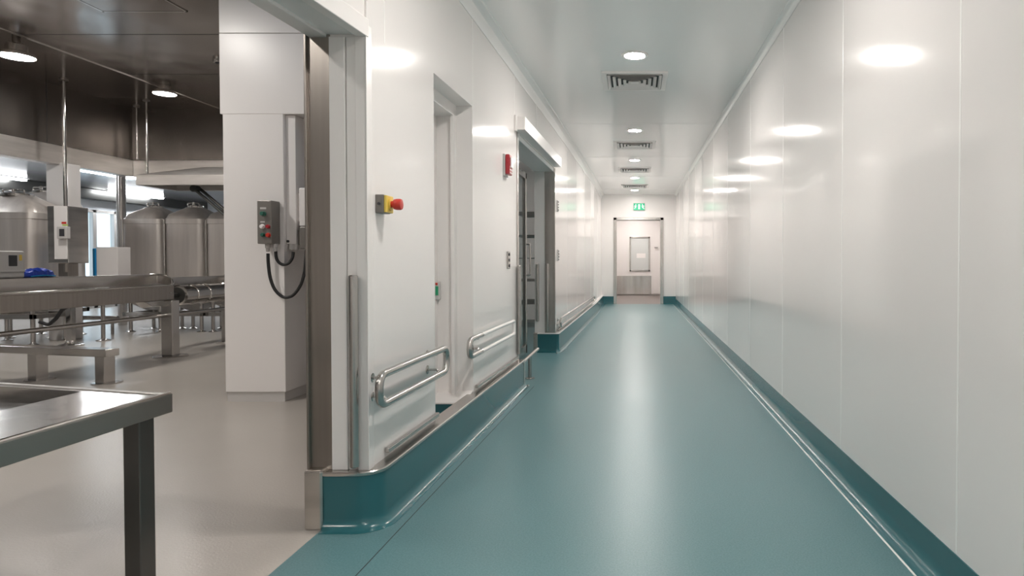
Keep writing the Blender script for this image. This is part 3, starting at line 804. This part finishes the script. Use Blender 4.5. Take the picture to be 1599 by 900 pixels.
for k in range(14):
    x = hx0 + .06 + k * .165
    b.hexa([(x, 9.05, hz0 + .02), (x + .14, 9.05, hz0 + .02), (x + .14, 9.72, hz0 + .10), (x, 9.72, hz0 + .10), (x, 9.05, hz0 + .04), (x + .14, 9.05, hz0 + .04), (x + .14, 9.72, hz0 + .12), (x, 9.72, hz0 + .12)], .004)
b.build('baffle_filters', M['steel_frame'], t)
b = MB(); aa = onY(303, 295, 9.3); bb = onY(350, 335, 9.3)
for d_ in (0, .055): b.tube([(aa.x + d_, 9.3 + d_, aa.z), (bb.x + d_, 9.3 + d_, bb.z), (bb.x + .5 + d_, 9.3 + d_, bb.z - .3)], .022, seg=12)
b.lathe([(.05, -.05), (.05, .05)], (aa.x + .02, 9.3, aa.z), (0, 1, 0), 20)
b.build('extraction_arm', M['steel_frame'], t)

# tanks
def sup(hx, hy, cx, cy, z, k=.32, n=6):
    r = min(hx, hy) * k; pts = []
    for (sx, sy, a0) in ((1, 1, 0), (-1, 1, 90), (-1, -1, 180), (1, -1, 270)):
        for i in range(n + 1):
            a = R(a0 + 90 * i / n)
            pts.append((cx + sx*(hx - r) + r*math.cos(a), cy + sy*(hy - r) + r*math.sin(a), z))
    return pts
def tank(cx, cy, hx, hy, zb, zr, ztop, label, group, label_lid=None):
    t = thing('steel_tank', label, 'tank', (cx, cy, 0), group)
    b = MB()
    b.rings([sup(hx*.35, hy*.35, cx, cy, zb - .14), sup(hx*.75, hy*.75, cx, cy, zb - .05), sup(hx*.95, hy*.95, cx, cy, zb), sup(hx, hy, cx, cy, zb + .05), sup(hx, hy, cx, cy, zr - .085)])
    b.build('body', M['tank_steel'], t)
    b = MB(); b.rings([sup(hx, hy, cx, cy, zr - .086), sup(hx*1.025, hy*1.025, cx, cy, zr - .08), sup(hx*1.025, hy*1.025, cx, cy, zr - .006), sup(hx*1.0, hy*1.0, cx, cy, zr)])
    b.build('rim_band', M['tank_steel'], t)
    b = MB(); b.rings([sup(hx*.995, hy*.995, cx, cy, zr - .004), sup(hx*.9, hy*.9, cx, cy, zr + (ztop-zr)*.35), sup(hx*.42, hy*.42, cx, cy, ztop - .012, .6), sup(hx*.38, hy*.38, cx, cy, ztop, .6)])
    b.build('conical_top', M['tank_steel'], t)
    b = MB(); b.lathe([(hx*.36, -.01), (hx*.36, .02), (hx*.30, .035), (0, .04)], (cx, cy, ztop), (0, 0, 1), 28); ld = b.build('lid', M['steel_pol'], t)
    b = MB(); b.tube(fillet([(cx - hx*.3, cy - .05, ztop + .03), (cx - hx*.3, cy - .05, ztop + .07), (cx + hx*.3, cy - .05, ztop + .07), (cx + hx*.3, cy - .05, ztop + .03)], .02, 4), .010, seg=10)
    b.cyl((cx, cy - .05, ztop + .02), (cx, cy - .05, ztop + .085), .02); b.build('lid_clamp', M['steel_tube'], ld)
    b = MB()
    zf = zb - .16
    for (a0, a1, c0, c1) in ((-hx, hx, -hy, -hy + .05), (-hx, hx, hy - .05, hy), (-hx, -hx + .05, -hy, hy), (hx - .05, hx, -hy, hy)):
        b.box(cx + a0, cx + a1, cy + c0, cy + c1, zf - .06, zf, .004)
    b.build('base_frame', M['steel_tube'], t)
    for sx in (-1, 1):
        for sy in (-1, 1):
            x, y = cx + sx*(hx - .07), cy + sy*(hy - .07)
            b = MB(); b.tube([(x, y, .02), (x, y, zb + .12)], .026, seg=14); lg = b.build('leg', M['steel_tube'], t)
            b = MB(); b.lathe([(.062, 0), (.062, .008), (.03, .022), (.022, .05), (0, .05)], (x, y, 0), (0, 0, 1), 24); b.build('foot', M['steel_tube'], lg)
    b = MB(); b.tube([(cx - hx*.96, cy - hy*.96, zb), (cx - hx*.96, cy - hy*.96, zr - .02)], .014, seg=10); b.build('side_pipe', M['steel_tube'], t)
    return t
YT = 9.5
ta, tb_, tc_ = onY(188, 400, YT).x, onY(252.5, 400, YT).x, onY(318, 400, YT).x
w_ = (tb_ - ta) / 2
zr_ = onY(220, 341, YT).z; zt2 = onY(220, 325, YT + .3).z
grp = 'row of steel tanks under the extraction hood'
k1 = tank(ta + w_, YT + .3, w_*.955, .30, .46, zr_, zt2, 'steel tank at the left end of the row under the hood', grp)
k2 = copy_tree(k1); k2.location.x = (tb_ + tc_)/2; k2['label'] = 'steel tank in the middle of the row under the hood'
k3 = copy_tree(k1); k3.location.x = tc_ + w_; k3['label'] = 'steel tank at the row end, half hidden by the white column'
YL = 8.0
lx1 = onY(50, 400, YL).x
zr2 = onY(40, 331, YL).z; zt3 = onY(0, 306, YL + .3).z
grp2 = 'large steel tanks at the picture edge'
tank(lx1 - .46, YL + .30, .46, .30, .55, zr2, zt3, 'large steel tank cut by the left picture edge, behind the grey printer', grp2)
tank(lx1 - .80, YL + 1.05, .36, .30, .55, zr2 + .14, zt3 + .12, 'darker steel tank behind the control cabinet', grp2)

q = [onY(px, py, 7.9) for px, py in ((62, 503), (76, 508), (88, 497), (97, 484), (104, 480))]
b = MB(); b.tube(fillet([q[0], q[1], q[2], q[3], q[4]], .12, 6), .022, seg=10)
tag(b.build('hanging_hose', M['black']), 'black hose curving below the left tanks behind the conveyor', 'hose')
b = MB(); pa_, pb_ = onY(106, 499, 9.25), onY(184, 497, 9.25)
b.tube([(pa_.x, 9.25, .24), (pb_.x, 9.25, .24)], .03, seg=12)
for xx in (pa_.x + .08, pb_.x - .08): b.tube([(xx, 9.25, 0), (xx, 9.25, .24)], .02, seg=10)
tag(b.build('floor_pipe', M['steel_tube']), 'low horizontal steel pipe near the floor between the tank groups', 'pipe')
# control cabinet on its stand
YK = 7.95
c0 = onY(76, 322, YK); c1 = onY(107, 405, YK)
t = thing('control_cabinet', 'tall steel control cabinet with white front panel and small display', 'control cabinet', ((c0.x+c1.x)/2, YK + .15, 0))
b = MB(); b.box(c0.x - .02, c1.x, YK, YK + .30, c1.z - .05, c0.z, .006); b.build('body', M['steel_h'], t)
p0 = onY(85, 322, YK); p1 = onY(106, 405, YK)
b = MB(); b.box(p0.x, p1.x, YK - .012, YK + .002, p1.z, p0.z, .003); fp = b.build('front_panel', M['white_matte'], t); fp['label'] = 'white front panel'
r0 = onY(91, 354, YK - .05); r1 = onY(106, 373, YK - .05)
b = MB(); b.box(r0.x, r1.x, YK - .075, YK - .011, r1.z, r0.z, .006); dv = b.build('controller', M['lightgrey'], t)
b = MB(); b.box(r0.x + .035, r1.x - .02, YK - .079, YK - .074, r1.z + .03, r0.z - .03, .001); b.build('display', M['ink'], dv)
b = MB(); b.box(r0.x + .02, r1.x - .03, YK - .0155, YK - .011, r0.z + .012, r0.z + .028); b.build('lime_label', M['greenlabel'], t)
b = MB(); b.box(r0.x + .01, r1.x - .05, YK - .0155, YK - .011, r0.z + .035, r0.z + .06); b.build('warning_label', M['red'], t)
b = MB(); b.box(c0.x + .06, c1.x - .05, YK + .05, YK + .2, .55, c1.z - .05, .006); b.cyl((c1.x - .08, YK + .06, c1.z - .16), (c1.x - .08, YK + .06, c1.z - .04), .03); b.build('valve_block', M['steel_dark'], t)
xl = onY(101, 500, YK).x
b = MB(); b.box(xl - .035, xl + .035, YK + .05, YK + .12, .02, .6, .005); lg = b.build('leg', M['steel_tube'], t)
b = MB(); b.lathe([(.13, 0), (.13, .012), (.07, .03), (.04, .06), (0, .06)], (xl, YK + .085, 0), (0, 0, 1)); b.build('foot', M['steel_tube'], lg)

# white box on a post with blue side
YP = 8.45
b0 = onY(150, 386, YP); b1 = onY(184, 430, YP)
t = thing('pedestal_box', 'white box with sky blue edge on a thin steel post', 'equipment box', ((b0.x+b1.x)/2, YP + .1, 0))
b = MB(); b.box(b0.x, b1.x, YP, YP + .22, b1.z - .06, b0.z, .006); b.build('box', M['white_matte'], t)
s0 = onY(145, 388, YP)
b = MB(); b.box(s0.x, b0.x - .002, YP - .01, YP + .2, b1.z - .06, s0.z, .008); sb = b.build('blue_edge', M['skyblue'], t); sb['label'] = 'sky blue edge panel'
xp = onY(153, 500, YP).x
b = MB(); b.tube([(xp, YP + .08, .0), (xp, YP + .08, b1.z)], .024, seg=14); lg = b.build('post', M['steel_tube'], t)
b = MB(); b.lathe([(.08, 0), (.08, .01), (.03, .025), (0, .025)], (xp, YP + .08, 0), (0, 0, 1)); b.build('foot', M['steel_tube'], lg)

# conveyor
XC = -5.17
zt4 = onX(269, 447, XC).z; zb4 = onX(272, 468, XC).z
ycE = onX(272, 455, XC).y
t = thing('conveyor', 'long stainless conveyor running past the tanks on thick legs', 'conveyor', (XC - .3, 6.3, 0))
zg1 = .905
b = MB(); b.box(XC - .04, XC, 3.4, ycE, zb4, zt4, .008, 3); b.box(XC - .06, XC + .012, 3.4, ycE - .02, zt4 - .012, zt4 + .006, .005)
b.build('front_rail', M['steel_dark'], t)
b = MB(); b.cyl((XC - .01, 3.4, zt4 + .008), (XC - .01, ycE - .02, zt4 + .008), .012); b.build('top_edge', M['steel_pol'], t)
b = MB(); b.box(XC - .46, XC - .04, 3.4, ycE - .05, zb4 + .06, zt4 - .03); b.build('bed', M['steel_pol'], t)
b = MB(); b.box(XC - .56, XC - .44, 3.4, 7.55, zb4 + .12, zg1, .006); b.build('back_guard', M['steel_h'], t)
# curved end guard
P = [(XC - .50, 7.50, zg1), (XC - .42, 7.52, zg1 - .003), (XC - .30, 7.48, zg1 - .02), (XC - .18, 7.40, zg1 - .05), (XC - .08, 7.28, zt4 + .03), (XC - .03, ycE, zt4 - .02)]
b = MB()
rs = []
for i, p in enumerate(P):
    rs.append([(p[0], p[1], p[2] - .10), (p[0] + .004, p[1] + .012, p[2] - .10), (p[0] + .004, p[1] + .012, p[2]), (p[0], p[1], p[2])])
b.rings(rs); b.tube(P, .012, seg=10); b.build('end_guard', M['steel_pol'], t)
lx = onY(257, 500, 7.08).x; lx2 = onY(275, 500, 7.08).x
def legsq(parent, x0, x1, y0, y1, z1, fr):
    b = MB(); b.box(x0, x1, y0, y1, .012, z1, .012, 3); lg = b.build('leg', M['steel_tube'], parent)
    b = MB(); cxx, cyy = (x0+x1)/2, (y0+y1)/2
    b.lathe([(fr, 0), (fr, .010), (fr*.92, .016), (0, .018)], (cxx, cyy, 0), (0, 0, 1), 28); b.build('foot_plate', M['steel_tube'], lg)
legsq(t, lx, lx2, 7.02, 7.14, zb4, .165)
legsq(t, lx - .45, lx2 - .45, 5.2, 5.32, zb4 + .06, .165)
legsq(t, lx, lx2, 4.2, 4.32, zb4, .165)
b = MB(); b.hexa([(XC - .12, 6.86, zb4 - .075), (XC, 6.86, zb4 - .05), (XC, ycE, zb4 - .075), (XC - .12, ycE, zb4 - .075), (XC - .12, 6.75, zb4), (XC, 6.75, zb4), (XC, ycE, zb4), (XC - .12, ycE, zb4)], .006)
b.lathe([(.012, 0), (.012, .006), (0, .008)], (XC, ycE - .06, (zb4+zt4)/2), (1, 0, 0), 12)
b.build('bearing_block', M['steel_tube'], t)
zr4 = onX(255, 493, XC).z
b = MB(); b.tube([(XC + .005, 3.4, zr4), (XC + .005, 8.9, zr4)], .022, seg=14); b.build('tie_rail', M['steel_tube'], t)

t = thing('roller_conveyor', 'ribbed steel roller drum section continuing the conveyor behind the column', 'conveyor', (XC - .2, 8.1, 0))
xr = -5.34; zr5 = onX(310, 459, xr).z; rr5 = .118
b = MB()
yA = onX(277, 459, xr).y
prof = [(rr5*.82, 0), (rr5, .01), (rr5, .14), (rr5*.94, .145), (rr5*.94, .20), (rr5*1.02, .205), (rr5*1.02, .235), (rr5*.97, .24), (rr5*.97, .42), (rr5*1.05, .425), (rr5*1.05, .46), (rr5*.97, .465), (rr5*.97, .78), (rr5*1.04, .785), (rr5*1.04, .82), (rr5*.9, .83), (rr5*.9, 1.4)]
b.lathe(prof, (xr, yA, zr5), (0, 1, 0), 36); b.build('drum', M['steel_pol'], t)
b = MB(); b.lathe([(rr5*.8, -.006), (rr5*.8, .004), (0, .004)], (xr, yA, zr5), (0, 1, 0), 28); b.cyl((xr, yA - .12, zr5), (xr, yA, zr5), .03); b.build('end_hub', M['steel_frame'], t)
b = MB(); b.box(XC - .60, XC - .50, 7.62, 8.95, zr5 + .09, .86, .006); b.build('back_guard', M['steel_h'], t)
P = [(XC - .55, 8.92, .86), (XC - .42, 8.94, .85), (XC - .28, 8.90, .81), (XC - .12, 8.78, .74), (XC - .05, 8.7, .66)]
b = MB(); b.rings([[(p[0], p[1], p[2] - .10), (p[0] + .004, p[1] + .012, p[2] - .10), (p[0] + .004, p[1] + .012, p[2]), (p[0], p[1], p[2])] for p in P]); b.tube(P, .012, seg=10); b.build('end_guard', M['steel_pol'], t)
legsq(t, XC - .20, XC - .12, 8.3, 8.38, zr5 - rr5 - .02, .12)
b = MB(); b.box(XC - .26, XC - .06, 8.26, 8.42, zr5 - rr5 - .05, zr5 - rr5 + .03, .006); b.build('cradle', M['steel_tube'], t)

# grey printer and blue tray on the conveyor guard
xq = XC - .5
p0 = onX(0, 392, xq); p1 = onX(30, 430, xq)
t = thing('label_printer', 'light grey printer box with small dark window on the conveyor guard', 'printer', (xq, (p0.y+p1.y)/2, zg1))
zt5 = onX(15, 392, xq).z
b = MB(); b.box(xq - .11, xq + .055, p0.y - .35, p1.y, zg1 + .002, zt5, .015, 3); b.build('housing', M['lightgrey'], t)
b = MB(); b.box(xq + .053, xq + .059, p0.y + .02, p0.y + .10, zg1 + .11, zt5 - .04, .003); b.build('window', M['ink'], t)
b = MB(); b.box(xq + .054, xq + .058, p1.y - .055, p1.y - .03, zg1 + .16, zt5 - .035, .001); b.build('warning_label', M['yellow'], t)
b = MB(); b.box(xq + .05, xq + .066, p0.y - .3, p1.y - .01, zg1 + .055, zg1 + .07, .003); b.build('ledge', M['lightgrey'], t)
p0 = onX(33, 426, xq); p1 = onX(82, 426, xq)
t = thing('blue_sack', 'crumpled bright blue plastic sack lying on the conveyor guard', 'sack', (xq, (p0.y+p1.y)/2, zg1))
b = MB(); rs = []
n = 16
for i in range(n + 1):
    u = i / n; y = p0.y + (p1.y - p0.y) * u
    e = max(.15, math.sin(math.pi * min(max(u, .02), .98)) ** .35)
    hh = (.080 + .014 * math.sin(i * 1.9) - (.012 if i == 8 else 0)) * e; ww = .06 * e + .004 * math.sin(i * 2.7)
    ring = []
    for k in range(14):
        a = 2*math.pi*k/14
        ring.append((xq + ww * math.copysign(abs(math.cos(a))**.6, math.cos(a)), y, zg1 + .002 + hh/2 + hh/2 * math.copysign(abs(math.sin(a))**.6, math.sin(a)) * (1 + .12*math.sin(i*2.3 + k*1.7))*1.0))
    for j, q in enumerate(ring): ring[j] = (q[0], q[1], max(q[2], zg1 + .001))
    rs.append(ring)
b.rings(rs); b.build('bag', M['blue'], t)
b = MB(); b.tube([(xq + .055, p0.y + .04, zg1 + .012), (xq + .062, (p0.y+p1.y)/2, zg1 + .02), (xq + .055, p1.y - .03, zg1 + .012)], .006, seg=8); b.build('hem', M['skyblue'], t)

# low steel barrier / bench
ba = onZ(165, 547, .30); bb = onZ(0, 541, .30)
t = thing('low_bench', 'low stainless rail bench with square legs behind the table', 'bench', ((ba.x+bb.x)/2, ba.y, 0))
dirv = (bb - ba).normalized(); nv = Vector((-dirv.y, dirv.x, 0))
if nv.y < 0: nv = -nv
mid = ba + dirv * 1.3
b = MB(); b.obox(Vector((mid.x, mid.y, .27)) + nv * .06, dirv, nv, (0, 0, 1), 1.3, .06, .033, .006); b.build('top_rail', M['steel_h'], t)
lb = onY(149, 560, ba.y)
for s_ in (.085, .83, 2.4):
    c = ba + dirv * s_ + nv * .06
    b = MB(); b.obox((c.x, c.y, .125), dirv, nv, (0, 0, 1), .05, .05, .12, .006); lg = b.build('leg', M['steel_tube'], t)
    b = MB(); b.lathe([(.11, 0), (.11, .008), (0, .012)], (c.x, c.y + .02, 0), (0, 0, 1), 24); b.build('foot_plate', M['steel_tube'], lg)

# foreground table with a recessed tray
XT = -1.575
ZT = .610
zt6 = .545
cr = onX(270, 615, XT); ft = cr.y
fl = onZ(0, 597, ZT)
sl = (fl.y - cr.y) / (fl.x - cr.x)
xL = -2.75
yN = .35
t = thing('steel_table', 'stainless work table with recessed tray in the corner of the picture', 'table', ((XT + xL)/2, 1.3, 0))
far = lambda x: cr.y + sl * (x - cr.x)
ib = onZ(128, 610, ZT)                    # inner corner of the tray
ix1 = ib.x; iy1 = ib.y
rim = [(XT, yN), (XT, far(XT)), (xL, far(xL)), (xL, yN)]
inn = [(ix1, yN + .15), (ix1, iy1), (xL + .1, iy1 + sl*(xL + .1 - ix1)), (xL + .1, yN + .15)]
b = MB(); bm = b.bm
def ringface(z): return [bm.verts.new((x, y, z)) for x, y in rim], [bm.verts.new((x, y, z)) for x, y in inn]
o_t, i_t = ringface(ZT - .004)
fs = []
for i in range(4):
    j = (i+1) % 4
    fs.append(bm.faces.new((o_t[i], o_t[j], i_t[j], i_t[i])))
i_b = [bm.verts.new((x, y, ZT - .045)) for x, y in inn]
for i in range(4):
    j = (i+1) % 4; fs.append(bm.faces.new((i_t[i], i_t[j], i_b[j], i_b[i])))
fs.append(bm.faces.new(i_b))
bmesh.ops.recalc_face_normals(bm, faces=fs)
b.build('tray_top', M['steel_pol'], t)
b = MB()
for i in range(4):
    j = (i+1) % 4
    a = Vector((*rim[i], 0)); c = Vector((*rim[j], 0)); d = (c - a).normalized(); nn = Vector((d.y, -d.x, 0))
    inside = Vector(((XT+xL)/2, 1.3, 0)) - (a+c)/2
    if nn.dot(inside) < 0: nn = -nn
    m_ = (a + c) / 2 + nn * .012
    b.obox((m_.x, m_.y, (ZT + zt6)/2), d, nn, (0, 0, 1), (c - a).length/2, .012, (ZT - zt6)/2, .004)
b.build('apron', M['steel_satin'], t)
b = MB()
b.tube([(XT - .008, yN, ZT), (XT - .008, far(XT) - .004, ZT)], .006, seg=8)
b.build('rolled_edge', M['steel_pol'], t)
lx0 = -1.655; lx1_ = -1.600; ly0, ly1 = 2.06, 2.125
for (x0, x1, y0, y1) in ((lx0, lx1_, ly0, ly1), (xL + .05, xL + .11, ly0 + .2, ly1 + .2), (lx0, lx1_, .5, .56), (xL + .05, xL + .11, .5, .56)):
    b = MB(); b.box(x0, x1, y0, y1, 0.0, zt6 + .01, .004); b.build('leg', M['steel_frame'], t)

# control boxes and cables on the column
q0 = onY(401, 313, YC - .11); q1 = onY(424.5, 381, YC - .11)
t = thing('control_box', 'grey push button control box on the front of the white column', 'control box', ((q0.x+q1.x)/2, YC - .05, q1.z))
b = MB(); b.box(q0.x, q1.x, YC - .11, YC + .004, q1.z, q0.z, .006); b.build('housing', M['grey_box'], t)
def knob(px, py, r, m, name, long=.018):
    p = onY(px, py, YC - .11)
    b = MB(); b.lathe([(r*1.25, 0), (r*1.25, .005), (r, .006), (r, long), (r*.8, long + .003), (0, long + .003)], (p.x, YC - .11, p.z), (0, -1, 0), 20); b.build(name, M[m], t)
knob(412, 334, .015, 'knob_green', 'selector_switch', .03); knob(410, 354, .014, 'white_matte', 'white_button'); knob(419, 354, .012, 'crimson', 'dark_red_button')
knob(411, 367, .013, 'knob_green', 'green_button'); knob(419.5, 367.5, .014, 'red', 'red_button')
p = onY(411, 326, YC - .11)
b = MB(); b.box(p.x - .022, p.x + .022, YC - .112, YC - .109, p.z - .004, p.z + .010); b.build('label_plate', M['lightgrey'], t); b = MB(); p2 = onY(411, 347, YC - .11); b.box(p2.x - .02, p2.x + .012, YC - .112, YC - .109, p2.z - .004, p2.z + .006)
b.build('label_plate', M['lightgrey'], t)
for px in (418, 430):
    pg = onY(px, 385, YC - .05)
    b = MB(); b.lathe([(.018, .0), (.018, -.03), (.013, -.035), (.013, -.055), (.008, -.06)], (pg.x, YC - .05, q1.z + .002), (0, 0, 1), 16); b.build('cable_gland', M['lightgrey'], t)
# duct casing on the column side
cs0 = onY(446, 381, YC + .03)
t = thing('mounted_cable_casing', 'flat white cable casing on the right side of the column', 'cable casing', (xc1 + .04, YC + .2, cs0.z))
b = MB(); b.box(xc1 + .001, xc1 + .075, YC + .03, YC + .40, cs0.z, zs - .003, .003); b.build('casing', M['white_matte'], t)
pr = onY(450, 377, YC + .03)
b = MB(); b.lathe([(.010, 0), (.010, -.006), (0, -.006)], (pr.x, YC + .03, pr.z), (0, 1, 0), 14); b.build('screw', M['ink'], t)
for px in (443, 452):
    pg = onY(px, 384, YC + .12)
    b = MB(); b.lathe([(.02, .0), (.02, -.04), (.012, -.05)], (xc1 + (.028 if px < 448 else .06), YC + .055, cs0.z + .002), (0, 0, 1), 16); b.build('cable_gland', M['lightgrey'], t)
u0 = onY(466, 293, YC + .02); u1 = onY(487, 354, YC + .02)
xw0 = xc1 + .075
t = thing('junction_box', 'white rounded box on the cable casing beside the steel jamb', 'junction box', (u0.x + .08, YC + .08, u1.z))
b = MB(); b.box(u0.x, u0.x + .16, YC + .02, YC + .16, u1.z, u0.z, .012, 3); b.box(xw0 + .001, u0.x + .01, YC + .06, YC + .14, u1.z + .04, u0.z - .04); b.build('housing', M['white_matte'], t)
pq = onY(478, 305, YC + .02)
b = MB(); b.lathe([(.006, 0), (.006, .003), (0, .003)], (pq.x, YC + .02, pq.z), (0, -1, 0), 12); b.lathe([(.006, 0), (.006, .003), (0, .003)], (pq.x + .01, YC + .02, u1.z + .04), (0, -1, 0), 12); b.build('screws', M['ink'], t)
g0_ = onY(467, 356, YC + .01); g1_ = onY(485, 389, YC + .01)
t = thing('connector_box', 'small grey connector box under the white rounded box', 'connector box', (g0_.x + .06, YC + .07, g1_.z))
b = MB(); b.box(g0_.x, g0_.x + .12, YC + .01, YC + .14, g1_.z, u1.z - .002, .006); b.box(xw0 + .001, g0_.x + .01, YC + .05, YC + .12, g1_.z + .03, u1.z - .03); b.build('housing', M['grey_box'], t)
pg = onY(478, 370, YC)
b = MB(); b.box(pg.x, pg.x + .03, YC - .012, YC + .012, pg.z - .06, pg.z + .07, .004); b.build('latch', M['ink'], t)
# cables
def cab(pts, y0, y1, label, r):
    n = len(pts); P = []
    for i, (px, py) in enumerate(pts): P.append(onY(px, py, y0 + (y1 - y0) * i / (n - 1)))
    # Catmull-Rom smoothing
    Q = []
    for i in range(n - 1):
        a, b_, c, d = P[max(i-1,0)], P[i], P[i+1], P[min(i+2, n-1)]
        for k in range(8):
            u = k / 8
            Q.append(.5*((2*b_) + (c - a)*u + (2*a - 5*b_ + 4*c - d)*u*u + (3*b_ - a - 3*c + d)*u**3))
    Q.append(P[-1])
    b = MB(); b.tube(Q, r, seg=12)
    return tag(b.build('hanging_cable', M['black']), label, 'cable', 'black cables looping below the control box')
cab([(418.5, 396), (419, 412), (422, 434), (429, 452), (440, 463), (450, 464.5), (460, 459), (470, 444), (476, 422), (478.5, 391)], YC - .05, YC - .02, 'long black cable hanging in a deep loop from the control box', .0115)
cab([(430.5, 392), (431.5, 403), (436, 410.5), (443, 413.5), (451, 411), (456.5, 403), (458, 394)], YC - .05, YC + .0, 'short black cable in a small loop beside the control box', .011)

# ------------------------------------------------------------------ world and view
w = bpy.data.worlds.new('daylight'); SC.world = w; w.use_nodes = True
bg = w.node_tree.nodes['Background']; bg.inputs['Color'].default_value = (0.72, 0.86, 1.0, 1); bg.inputs['Strength'].default_value = 0.75
SC.view_settings.view_transform = 'Standard'; SC.view_settings.look = 'None'
SC.view_settings.gamma = 1.0; SC.view_settings.use_curve_mapping = False
SC.view_settings.exposure = 1.6
SC.cycles.use_denoising = True
SC.cycles.max_bounces = 10; SC.cycles.diffuse_bounces = 6; SC.cycles.glossy_bounces = 6; SC.cycles.transparent_max_bounces = 8
SC.cycles.sample_clamp_indirect = 6.0
SC.cycles.caustics_reflective = False; SC.cycles.caustics_refractive = False
